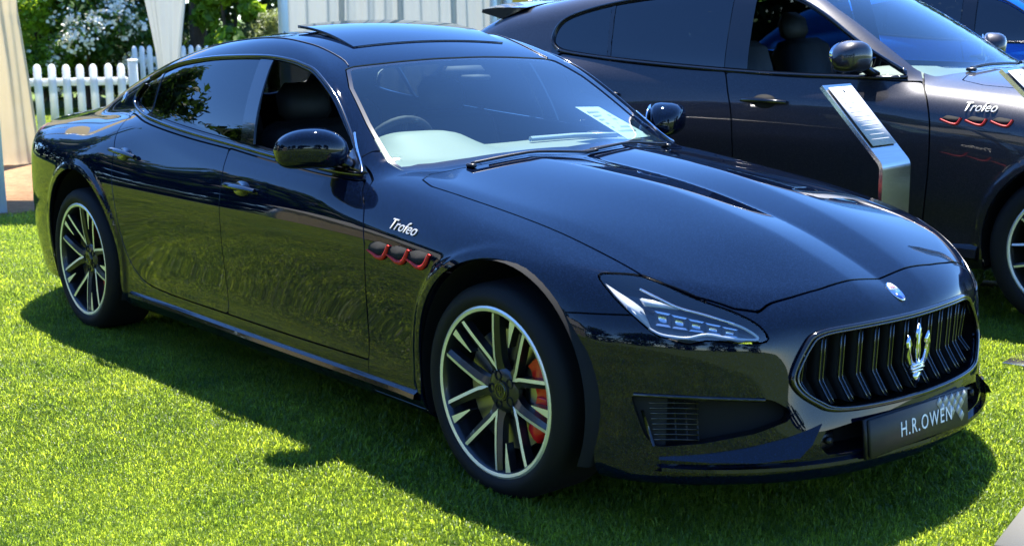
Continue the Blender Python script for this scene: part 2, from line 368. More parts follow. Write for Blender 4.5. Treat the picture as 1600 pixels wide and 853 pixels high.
def leafy(name, color, trans, rough=.5, var=.35, amount=.45, patch=0.):
    """leaf with light coming through it; colour varies from leaf to leaf"""
    m = mat(name, color, rough); n = m.node_tree.nodes; l = m.node_tree.links; b = n['Principled BSDF']
    ge = n.new('ShaderNodeNewGeometry'); oi = n.new('ShaderNodeObjectInfo'); ad = n.new('ShaderNodeMath'); ad.operation = 'ADD'; fr = n.new('ShaderNodeMath'); fr.operation = 'FRACT'
    l.new(ge.outputs['Random Per Island'], ad.inputs[0]); l.new(oi.outputs['Random'], ad.inputs[1]); l.new(ad.outputs[0], fr.inputs[0])
    def ramp(c):
        r = n.new('ShaderNodeValToRGB'); k = r.color_ramp.elements
        k[0].color = (*[q*(1-var) for q in c], 1); k[1].color = (c[0]*(1+var*1.3), c[1]*(1+var), c[2]*(1+var*.5), 1); l.new(fr.outputs[0], r.inputs[0]); return r
    def tone(sock):
        if not patch: return sock
        ns = n.new('ShaderNodeTexNoise'); ns.inputs['Scale'].default_value = 2.6; ns.inputs['Detail'].default_value = 7; ns.inputs['Roughness'].default_value = .72; l.new(ge.outputs['Position'], ns.inputs['Vector'])
        r = n.new('ShaderNodeValToRGB'); k = r.color_ramp.elements; k[0].position = .34; k[1].position = .66; k[0].color = (1-patch, 1-patch*.75, 1-patch*.6, 1); k[1].color = (1+patch*.55, 1+patch*.35, 1+patch*.6, 1); l.new(ns.outputs['Fac'], r.inputs[0])
        m2 = n.new('ShaderNodeMix'); m2.data_type = 'RGBA'; m2.blend_type = 'MULTIPLY'; m2.inputs[0].default_value = 1; l.new(sock, m2.inputs[6]); l.new(r.outputs[0], m2.inputs[7]); return m2.outputs[2]
    l.new(tone(ramp(color).outputs[0]), b.inputs['Base Color'])
    tr = n.new('ShaderNodeBsdfTranslucent'); l.new(tone(ramp(trans).outputs[0]), tr.inputs[0])
    mx = n.new('ShaderNodeMixShader'); mx.inputs[0].default_value = amount
    l.new(b.outputs[0], mx.inputs[1]); l.new(tr.outputs[0], mx.inputs[2]); l.new(mx.outputs[0], n['Material Output'].inputs[0]); return m
paint('black_paint', (.0010, .0022, .0075), (.003, .008, .026), .0)
paint('grey_paint', (.017, .0165, .020), (.036, .034, .040), .6, .42)
paint('blue_paint', (.004, .075, .40), (.008, .12, .55), .0, .40)
mat('black_trim', (.006, .006, .007), .35); mat('gloss_black', (.004, .004, .005), .12, coat=.6)
mat('rubber', (.006, .006, .006), .7, spec=.3); bump(MATS['rubber'], 60, .15, .002)
mat('cabin_black', (.006, .006, .0065), .75); mat('seat_leather', (.005, .005, .005), .6); mat('liner', (.004, .004, .004), .9)
mat('dash_cream', (.155, .165, .13), .6); mat('dash_dark', (.03, .03, .032), .6)
mat('chrome', (.75, .76, .78), .06, 1.); mat('dark_chrome', (.10, .105, .11), .16, 1.); mat('script_chrome', (.62, .60, .54), .4, .3); mat('faint_print', (.40, .41, .43), .7); mat('machined', (.80, .80, .77), .38, .75)
mat('wheel_grey', (.035, .036, .04), .32, .7, coat=.4); mat('disc_steel', (.33, .32, .31), .35, 1.); mat('caliper_red', (.62, .008, .010), .35, coat=.4)
mat('vent_red', (.50, .016, .012), .55)
mat('badge_blue', (.02, .07, .42), .25, coat=.6); mat('badge_white', (.75, .77, .8), .3, coat=.5); mat('badge_red', (.45, .03, .05), .3, coat=.5)
mat('lamp_chrome', (.75, .78, .82), .12, .9); mat('lamp_white', (.46, .50, .54), .25, coat=.5); mat('lamp_dark', (.012, .013, .016), .25, coat=.5)
mat('plate_black', (.008, .0085, .0075), .45); mat('plate_grey', (.30, .30, .28), .3, coat=.4); mat('white_letters', (.82, .82, .78), .4)
mat('tail_red', (.16, .004, .006), .1, coat=1.)
mat('paper', (.50, .51, .52), .7); mat('print_grey', (.20, .21, .22), .7); mat('pale_green_paper', (.40, .46, .40), .7)
glass('windscreen_glass', (.74, .88, .86), film=.02); glass('privacy_glass', (.035, .04, .045)); glass('clear_lens', (.86, .88, .9)); glass('side_glass', (.55, .62, .6)); glass('dark_glass', (.16, .18, .19))
mat('brushed_steel', (.62, .61, .57), .20, 1.); noise_color(MATS['brushed_steel'], (.52, .51, .47), (.70, .69, .65), 6, vec=(1, 1, 120)); bump(MATS['brushed_steel'], 9, .05, .002, vec=(1, 1, 90))
# ------------------------------------------------------------------ mesh helpers
def props(o, label=None, cat=None, group=None, kind=None):
    if label: o['label'] = label
    if cat: o['category'] = cat
    if group: o['group'] = group
    if kind: o['kind'] = kind
    return o
def thing(name, loc, label, cat, group=None, rz=0.):
    o = bpy.data.objects.new(name, None); COL.objects.link(o); o.location = loc; o.rotation_euler = (0, 0, rz); o.empty_display_size = .2
    return props(o, label, cat, group)
def raw(name, V, faces, smooth=False, normals=None, mi=None, mats=()):
    V = np.asarray(V, np.float32); me = bpy.data.meshes.new(name)
    if isinstance(faces, np.ndarray):
        k = faces.shape[1]; nf = len(faces); li = faces.astype(np.int32).ravel(); ls = np.arange(nf, dtype=np.int32)*k; lt = np.full(nf, k, np.int32)
    else:
        nf = len(faces); lt = np.array([len(f) for f in faces], np.int32); li = np.array([i for f in faces for i in f], np.int32); ls = np.concatenate([[0], np.cumsum(lt)[:-1]]).astype(np.int32) if nf else np.zeros(0, np.int32)
    me.vertices.add(len(V)); me.vertices.foreach_set('co', V.ravel()); me.loops.add(len(li)); me.loops.foreach_set('vertex_index', li)
    me.polygons.add(nf); me.polygons.foreach_set('loop_start', ls); me.polygons.foreach_set('loop_total', lt)
    for m in mats: me.materials.append(MATS[m] if isinstance(m, str) else m)
    if mi is not None: me.polygons.foreach_set('material_index', np.asarray(mi, np.int32))
    me.update(calc_edges=True); me.validate()
    if smooth or normals is not None: me.polygons.foreach_set('use_smooth', np.ones(len(me.polygons), bool))
    if normals is not None and len(normals) == len(me.vertices): me.normals_split_custom_set_from_vertices(np.asarray(normals, np.float32).tolist())
    return me
def link(name, me, parent=None, loc=None):
    o = bpy.data.objects.new(name, me); COL.objects.link(o)
    if parent is not None: o.parent = parent
    if loc is not None: o.location = loc
    return o
OFF = np.zeros(3)       # origin of the thing being built, in its own drawing coordinates
def mk(name, V, faces, m, parent=None, smooth=False, normals=None, mi=None):
    V = np.asarray(V, float)-OFF
    return link(name, raw(name, V, faces, smooth, normals, mi, m if isinstance(m, (list, tuple)) else [m]), parent)
class MB:
    """collects shapes for one mesh"""
    def __init__(s): s.V = []; s.F = []; s.mi = []; s.n = 0; s.cur = 0
    def add(s, V, F, mi=None):
        V = np.asarray(V, float); s.V.append(V); s.F += [[i+s.n for i in f] for f in F]; s.mi += [s.cur if mi is None else mi]*len(F) if not isinstance(mi, list) else mi; s.n += len(V); return s
    def box(s, c, d, R=None, bev=0., mi=None):
        d = np.asarray(d, float)/2; c = np.asarray(c, float)
        if bev <= 0:
            V = np.array([[x, y, z] for x in (-1, 1) for y in (-1, 1) for z in (-1, 1)])*d
            F = [[0, 1, 3, 2], [4, 6, 7, 5], [0, 4, 5, 1], [2, 3, 7, 6], [0, 2, 6, 4], [1, 5, 7, 3]]
        else:
            b = min(bev, *(d*.98)); V = []; F = []
            for x in (-1, 1):
                for y in (-1, 1):
                    for z in (-1, 1):
                        sg = np.array([x, y, z])
                        for k in range(3): q = d.copy()-b; q[k] = d[k]; V.append(sg*q)
            V = np.array(V); ix = lambda x, y, z, k: ((x > 0)*4+(y > 0)*2+(z > 0))*3+k
            for k in range(3):
                a, b2 = [j for j in range(3) if j != k]
                for sk in (-1, 1):
                    f = []
                    for sa, sb in ((-1, -1), (1, -1), (1, 1), (-1, 1)):
                        q = [0, 0, 0]; q[k] = sk; q[a] = sa; q[b2] = sb; f.append(ix(*q, k))
                    F.append(f)
            for k in range(3):
                a, b2 = [j for j in range(3) if j != k]
                for sa in (-1, 1):
                    for sb in (-1, 1):
                        f = []
                        for sk, kk in ((-1, a), (1, a), (1, b2), (-1, b2)):
                            q = [0, 0, 0]; q[k] = sk; q[a] = sa; q[b2] = sb; f.append(ix(*q, kk))
                        F.append(f)
            for x in (-1, 1):
                for y in (-1, 1):
                    for z in (-1, 1): F.append([ix(x, y, z, 0), ix(x, y, z, 1), ix(x, y, z, 2)])
            F2 = []
            for f in F:
                p = V[f]; nrm = np.cross(p[1]-p[0], p[2]-p[0]); F2.append(f if nrm@p.mean(0) > 0 else f[::-1])
            F = F2
        if R is not None: V = V@np.asarray(R).T
        return s.add(V+c, F, mi)
    def tube(s, P, r, n=8, closed=False, caps=True, mi=None, flat=None):
        P = np.asarray(P, float); m = len(P); r = np.broadcast_to(r, (m,)); V = []; F = []
        T = np.roll(P, -1, 0)-np.roll(P, 1, 0)
        if not closed: T[0] = P[1]-P[0]; T[-1] = P[-1]-P[-2]
        T /= np.maximum(np.linalg.norm(T, axis=1), 1e-9)[:, None]
        u = np.cross(T[0], [0, 0, 1.]);
        if np.linalg.norm(u) < .1: u = np.cross(T[0], [0, 1., 0])
        for i in range(m):
            u = u-T[i]*(u@T[i]); u /= np.linalg.norm(u); v = np.cross(T[i], u)
            for k in range(n):
                a = 2*math.pi*k/n; V.append(P[i]+r[i]*(math.cos(a)*u+math.sin(a)*v*(flat or 1)))
        for i in range(m if closed else m-1):
            j = (i+1) % m
            for k in range(n): F.append([i*n+k, j*n+k, j*n+(k+1) % n, i*n+(k+1) % n][::-1])
        if caps and not closed: F.append(list(range(n))); F.append([(m-1)*n+k for k in range(n)][::-1])
        return s.add(V, F, mi)
    def lathe(s, prof, n=48, axis=1, c=(0, 0, 0), a0=0., a1=2*math.pi, mi=None):
        """prof = (radius, height along the axis)"""
        full = abs(a1-a0-2*math.pi) < 1e-6; m = n if full else n+1; V = []; F = []; k = len(prof)
        o = [(1, 2), (2, 0), (0, 1)][axis]
        for i in range(m):
            a = a0+(a1-a0)*i/n
            for r, h in prof:
                p = np.zeros(3); p[axis] = h; p[o[0]] = r*math.cos(a); p[o[1]] = r*math.sin(a); V.append(p)
        for i in range(n):
            j = (i+1) % m
            for q in range(k-1): F.append([i*k+q, j*k+q, j*k+q+1, i*k+q+1])
        return s.add(np.array(V)+np.asarray(c, float), F, mi)
    def prism(s, poly, f0, f1, mi=None):
        """poly in 2-D; f0 / f1 map (n,2) to the two end faces in 3-D"""
        P = np.asarray(poly, float); n = len(P); V = np.concatenate([f0(P), f1(P)])
        F = [list(range(n))[::-1], [n+i for i in range(n)]]+[[i, (i+1) % n, n+(i+1) % n, n+i] for i in range(n)]
        return s.add(V, F, mi)
    def build(s, name, m, parent=None, smooth=False):
        return mk(name, np.concatenate(s.V), s.F, m, parent, smooth, None, s.mi if isinstance(m, (list, tuple)) else None)
def fix_normals(o):
    import bmesh
    b = bmesh.new(); b.from_mesh(o.data); bmesh.ops.recalc_face_normals(b, faces=b.faces); b.to_mesh(o.data); b.free(); return o
def auto_smooth(o, deg=35):
    me = o.data; me.polygons.foreach_set('use_smooth', np.ones(len(me.polygons), bool)); me.set_sharp_from_angle(angle=math.radians(deg)); return o
def text_mesh(txt, size, shear=0., extrude=.0, spacing=1.):
    cu = bpy.data.curves.new('lettering', 'FONT'); cu.body = txt; cu.size = size; cu.shear = shear; cu.extrude = extrude; cu.align_x = 'CENTER'; cu.align_y = 'CENTER'; cu.space_character = spacing; cu.resolution_u = 3
    o = bpy.data.objects.new('lettering', cu); COL.objects.link(o); bpy.context.view_layer.update()
    me = bpy.data.meshes.new_from_object(o.evaluated_get(bpy.context.evaluated_depsgraph_get()))
    V = np.array([v.co[:] for v in me.vertices]); F = [list(p.vertices) for p in me.polygons]
    bpy.data.objects.remove(o); bpy.data.curves.remove(cu); bpy.data.meshes.remove(me); return V, F
def flange(mesh, depth):
    """turn the open edges of a sheet inwards so that it has a thickness"""
    V, N, T = mesh
    E = np.concatenate([T[:, [0, 1]], T[:, [1, 2]], T[:, [2, 0]]]); k = np.sort(E, 1); key = k[:, 0]*len(V)+k[:, 1]
    u, inv, cnt = np.unique(key, return_inverse=True, return_counts=True); b = E[cnt[inv] == 1]
    if len(b) == 0: return V, N, T
    vs_, iv = np.unique(b, return_inverse=True); iv = iv.reshape(b.shape); n = len(V); m = len(vs_)
    e = V[b[:, 1]]-V[b[:, 0]]; on = np.cross(e, N[b[:, 0]]); acc = np.zeros((m, 3)); np.add.at(acc, iv[:, 0], on); np.add.at(acc, iv[:, 1], on)
    acc /= np.maximum(np.linalg.norm(acc, axis=1), 1e-9)[:, None]
    A = V[vs_]; B = A-N[vs_]*depth; N1 = N[vs_]*.5+acc*.85; N1 /= np.linalg.norm(N1, axis=1)[:, None]
    i0 = n+iv[:, 0]; i1 = n+iv[:, 1]; j0 = n+m+iv[:, 0]; j1 = n+m+iv[:, 1]
    T2 = np.concatenate([T, np.stack([i1, i0, j0], 1), np.stack([i1, j0, j1], 1)])
    return np.concatenate([V, A, B]), np.concatenate([N, N1, acc]), T2
class Skin:
    """finds points on a body surface"""
    def __init__(s, F): s.F = F
    def _solve(s, base, d, t0, t1, n=260):
        base = np.atleast_2d(np.asarray(base, float)); d = np.asarray(d, float); t = np.linspace(t0, t1, n)
        P = base[:, None, :]+t[None, :, None]*d; f = s.F(P[..., 0].ravel(), P[..., 1].ravel(), P[..., 2].ravel()).reshape(P.shape[:2])
        i = np.clip((f < 0).argmax(1), 1, n-1); lo = t[i-1]; hi = t[i]
        for _ in range(22):
            m = (lo+hi)/2; Q = base+m[:, None]*d; g = s.F(Q[:, 0], Q[:, 1], Q[:, 2]); hi = np.where(g < 0, m, hi); lo = np.where(g < 0, lo, m)
        Q = base+hi[:, None]*d; g = grad(s.F, Q); return Q, g/np.linalg.norm(g, axis=1)[:, None]
    def side(s, xz, sd):
        xz = np.atleast_2d(xz); return s._solve(np.stack([xz[:, 0], 0*xz[:, 0]+sd*1.1, xz[:, 1]], 1), (0, -sd, 0), 0, .8)
    def top(s, xy):
        xy = np.atleast_2d(xy); return s._solve(np.stack([xy[:, 0], xy[:, 1], 0*xy[:, 0]+1.8], 1), (0, 0, -1), 0, 1.5, 500)
    def front(s, yz):
        yz = np.atleast_2d(yz); return s._solve(np.stack([0*yz[:, 0]+1.15, yz[:, 0], yz[:, 1]], 1), (-1, 0, 0), 0, .9)
def rot_frame(n, upv=(0, 0, 1)):
    n = np.asarray(n, float); n = n/np.linalg.norm(n); u = np.cross(upv, n); u /= np.linalg.norm(u); return u, np.cross(n, u), n
# ------------------------------------------------------------------ shared car parts
def circle_arch(cx, cz, r):
    def f(x, y, z):
        a = np.hypot(x-cx, z-cz)-r; b = np.maximum(np.abs(x-cx)-r*.985, z-cz); return np.maximum(np.minimum(a, b), .42-np.abs(y))
    return f
def in_side(poly, sd=None, ymin=.3):
    P = np.asarray(poly, float)
    def f(x, y, z):
        d = poly_sd(P, x, z); d = np.maximum(d, ymin-np.abs(y))
        return d if sd is None else np.maximum(d, -sd*y+.05)
    return f
def in_top(half, zmin=.6, mirror=True):
    H = np.asarray(half, float); P = np.concatenate([H, H[::-1]*[1, -1]]) if mirror else H
    return lambda x, y, z: np.maximum(poly_sd(P, x, y), zmin-z)
def in_front(half, xmin=.55, mirror=True):
    H = np.asarray(half, float); P = np.concatenate([H, H[::-1]*[-1, 1]]) if mirror else H
    return lambda x, y, z: np.maximum(poly_sd(P, y, z), xmin-x)
CP, SP, CT, ST = math.cos(.78), math.sin(.78), math.cos(.35), math.sin(.35)
def oblique(x, ay, z): return -x*SP+ay*CP, z*CT-(x*CP+ay*SP)*ST
def in_corner(pts, sd):
    p = np.asarray(pts, float); u, v = oblique(p[:, 0], np.abs(p[:, 1]), p[:, 2]); P = np.stack([u, v], 1)
    def f(x, y, z):
        u, v = oblique(x, y*sd, z); return np.maximum(np.maximum(poly_sd(P, u, v), .0-x), .1-y*sd)
    return f
class Cutter:
    def __init__(s, mesh): s.M = mesh
    def cut(s, f, gap=.006):
        V = s.M[0]; d = f(V[:, 0], V[:, 1], V[:, 2]); p = clip(s.M, d+gap/2); s.M = clip(s.M, gap/2-d); return p
def panel(name, mesh, m, parent, depth=.010):
    V, N, T = flange(mesh, depth) if depth else mesh
    return mk(name, V, T, m, parent, True, N)
def inset(mesh, d): V, N, T = mesh; return V-N*d, N, T
def walls(mesh, depth):
    V, N, T = flange(mesh, depth); return V, N, T[len(mesh[2]):]
def side_strip(skin, pts, sd, off, r, n=6, flat=None, sm=5):
    P = smooth_poly(pts, sm, False); Q, N = skin.side(P, sd); return Q+N*off
def build_wheel(root, c, sd, R, rim, width, spec, back=False):
    """wheel on axle centre c; sd = -1 right side of the car, +1 left side. Drawn with the outer face at h = 0"""
    def to(V): V = np.asarray(V, float); return np.stack([c[0]+V[:, 0], c[1]+sd*V[:, 1], c[2]+V[:, 2]], 1)
    def put(mb, name, m, par, smooth=True, ang=40):
        mb.V = [to(np.concatenate(mb.V))]; o = mb.build(name, m, par); fix_normals(o); auto_smooth(o, ang); return o
    b = MB()                                           # barrel and lip; y is the outward direction
    b.lathe([(rim-.052, -width), (rim-.030, -.12), (rim-.026, -.03), (rim-.022, -.006), (rim-.016, .001)], 64, mi=0)
    b.lathe([(rim-.016, .001), (rim-.006, .004), (rim+.002, .0)], 64, mi=1)
    b.lathe([(rim+.002, .0), (rim+.004, -.01), (rim-.02, -.02)], 64, mi=0)
    wheel = put(b, 'wheel', ['wheel_grey', 'machined'], root)
    t = MB()
    t.lathe([(rim-.012, -.012), (rim+.006, .006), (rim+.022, .013), (R-.035, .010), (R-.015, -.002), (R-.004, -.018), (R, -.04), (R, -width+.02), (R-.015, -width+.006), (rim, -width)], 72)
    put(t, 'tyre', 'rubber', wheel)
    if back: return wheel
    A0 = spec['a0']*sd*-1 if sd < 0 else math.pi-spec['a0']
    dz = lambda r: -.003-.036*(1-np.clip((r-.05)/(rim-.06), 0, 1))**1.4
    def pt(r, a, h=0.): return [r*math.cos(a), dz(r)+h, r*math.sin(a)]
    nsp = spec['n']; step = 2*math.pi/nsp; hw = spec['half']
    for k in range(nsp):
        ac = A0+step*(k+.5); s = MB()
        for sg in (-1, 1):
            # the arm runs beside the open window; its window edge is machined bright
            rs = np.linspace(.052, rim-.009, 12); E = []; I = []
            for r in rs:
                w = np.clip((r-spec['apex'])/(rim-.012-spec['apex']), 0, 1); half = math.asin(min(1, math.sin(hw)*rim*w/r))
                ae = ac+sg*(step/2-half) if r > spec['apex'] else ac+sg*step/2
                wd = spec['arm']*(1.25-.25*w); E.append((r, ae)); I.append((r, ae-sg*min(wd/r, step*.48)))
            n = len(rs); V = []; F = []; mi = []
            for i in range(n):
                (r, ae), (_, ai) = E[i], I[i]; br = spec['bright'] if r > spec['apex']*.9 else .0015
                am = ae-sg*min(br/r, abs(ae-ai)*.8)
                V += [pt(r, ae, -.034), pt(r, ae, -.002), pt(r, am, .0), pt(r, am, -.0025), pt(r, ai, -.010), pt(r, ai, -.036)]
            for i in range(n-1):
                for q in range(5): F.append([i*6+q, (i+1)*6+q, (i+1)*6+q+1, i*6+q+1]); mi.append(1 if q == 1 else 0)
            s.add(V, F, mi)
        if spec.get('finger'):
            a = ac-spec['finger']*(-sd); V = []; F = []; rs = np.linspace(rim*.60, rim-.008, 7)
            for i, r in enumerate(rs):
                w = .002+.0125*(i/6); V += [pt(r, a-w/r, -.030), pt(r, a-w/r, .0), pt(r, a+w/r, .0), pt(r, a+w/r, -.030)]
            for i in range(6):
                for q in range(3): F.append([i*4+q, (i+1)*4+q, (i+1)*4+q+1, i*4+q+1])
            F.append([0, 1, 2, 3]); s.add(V, F, [1 if (j % 3 == 1 and j < 18) else 0 for j in range(len(F))])
        put(s, 'spoke', ['wheel_grey', 'machined'], wheel, ang=30)
    h = MB(); h.lathe([(.075, -.06), (.074, -.045), (.062, -.036), (.034, -.036), (.032, -.030), (.001, -.029)], 40); put(h, 'hub', 'wheel_grey', wheel)
    e = MB(); e.lathe([(.027, -.029), (.026, -.0275), (.022, -.0275), (.0215, -.0288)], 32); e.box((0, -.0282, .001), (.004, .002, .03)); e.box((-.010, -.0282, .006), (.003, .002, .016)); e.box((.010, -.0282, .006), (.003, .002, .016)); e.box((0, -.0282, -.002), (.022, .002, .004))
    put(e, 'hub_cap', 'dark_chrome', wheel)
    for k in range(5):
        a = A0+step*k*5/5+2*math.pi*k/5*0+.0+(2*math.pi/5)*k*(0 if nsp == 5 else 1); nb = MB(); nb.lathe([(.0165, -.040), (.0165, -.0332), (.0125, -.0332), (.012, -.046), (.001, -.046)], 14, c=(.050*math.cos(a), 0, .050*math.sin(a))); put(nb, 'wheel_nut', 'liner', wheel)
    d = MB(); d.lathe([(.06, -.085), (.10, -.085), (.10, -.072), (.195, -.072), (.196, -.10), (.09, -.10)], 56); put(d, 'brake_disc', 'disc_steel', wheel)
    cal = MB(); a0, a1 = (-.75, .72); V = []; F = []
    for i in range(15):
        a = a0+(a1-a0)*i/14; a = a if spec.get('cal', 1) > 0 else math.pi-a
        ro = .224-.012*abs(i/14-.5)*2; q = .004*math.sin(i*1.35)
        for r, hh in ((.142, -.10), (.142, -.060+q), (.152, -.050+q), (.19, -.047+q*1.5), (ro-.006, -.052), (ro, -.064), (ro, -.115)): V.append([r*math.cos(a), hh, r*math.sin(a)])
    for i in range(14):
        for j in range(6): F.append([i*7+j, (i+1)*7+j, (i+1)*7+j+1, i*7+j+1])
    F += [list(range(7)), [14*7+j for j in range(7)]]
    cal.add(V, F); cal.box((.185*spec.get('cal', 1), -.048, .0), (.05, .012, .03), bev=.004); put(cal, 'brake_caliper', 'caliper_red', wheel)
    return wheel
def seat(root, c, m, back=True):
    for nm, cc, d, tilt in (('seat_cushion', (c[0]+.22, c[1], c[2]+.12), (.52, .48, .20), -.08), ('seat_back', (c[0]-.08, c[1], c[2]+.42), (.20, .50, .64), -.32), ('headrest', (c[0]-.215, c[1], c[2]+.80), (.11, .27, .19), -.28)):
        b = MB(); R = np.array([[math.cos(tilt), 0, math.sin(tilt)], [0, 1, 0], [-math.sin(tilt), 0, math.cos(tilt)]]); b.box(cc, d, R, bev=.06); auto_smooth(b.build(nm, m, root), 60)
def mirror_pair(root, skin, base, tip, z, size, m, tilt=0.):
    """door mirrors: housing, glass and arm on both sides"""
    for sd in (-1, 1):
        b0 = np.array([base[0], sd*base[1], z]); t0 = np.array([tip[0], sd*tip[1], z+.01]); ax = t0-b0; L = np.linalg.norm(ax); ax /= L
        fwd = np.array([ax[1], -ax[0], 0.])*sd; fwd = fwd if fwd[0] > 0 else -fwd; upv = np.array([0, 0, 1.])
        V = []; F = []; nu, nv = 22, 20
        for i in range(nu+1):
            t = i/nu; e = max(1-abs(2*t-1)**3.2, 0)**.5 if t > .5 else max(1-abs(2*t-1)**2.6, 0)**.5
            for j in range(nv):
                a = 2*math.pi*j/nv; ca, sa = math.cos(a), math.sin(a)
                q = abs(ca)**.62*np.sign(ca); r = abs(sa)**.66*np.sign(sa)
                fx = q*(size[0] if q > 0 else size[0]*.42)*e; fz = r*size[1]*e*(1.0-.22*t if r > 0 else .92+.10*t)
                V.append(b0+ax*L*(t*1.02-.01)+fwd*fx+upv*(fz+.018*math.sin(math.pi*t)))
        for i in range(nu):
            for j in range(nv): F.append([i*nv+j, (i+1)*nv+j, (i+1)*nv+(j+1) % nv, i*nv+(j+1) % nv])
        F += [list(range(nv)), [nu*nv+j for j in range(nv)]]
        mb = MB().add(V, F); h = mb.build('mirror_housing', m, root); fix_normals(h); auto_smooth(h, 60)
        g = MB(); ell = [(math.cos(a)*.44*L, math.sin(a)*size[1]*.78) for a in np.linspace(0, 2*math.pi, 24, False)]
        cg = b0+ax*L*.5-fwd*size[0]*.435+upv*.018
        g.prism(ell, lambda P: cg+P[:, :1]*ax+P[:, 1:]*upv, lambda P: cg-fwd*.004+P[:, :1]*ax+P[:, 1:]*upv); fix_normals(g.build('mirror_glass', 'chrome', h))
        s = MB(); s.tube([b0+ax*L*.98-upv*size[1]*.42+fwd*.012*0, b0+ax*L*.5-upv*(size[1]*.5)+fwd*.02, b0+ax*L*.02-upv*size[1]*.42+fwd*.02], .004, 6); s.build('mirror_seam', 'black_trim', h)
        arm = MB(); p0 = b0+ax*.03-upv*size[1]*.55; pin = b0-ax*.06-upv*size[1]*.9
        arm.tube([pin, (p0+pin)/2+upv*.004, p0+upv*.01, p0+ax*.05+upv*.02], [.034, .030, .028, .02], 12, flat=.7); a_ = arm.build('mirror_arm', 'gloss_black', root); fix_normals(a_); auto_smooth(a_)
def outline_tube(skin_pts, r, n=8, closed=True): return MB().tube(skin_pts, r, n, closed)
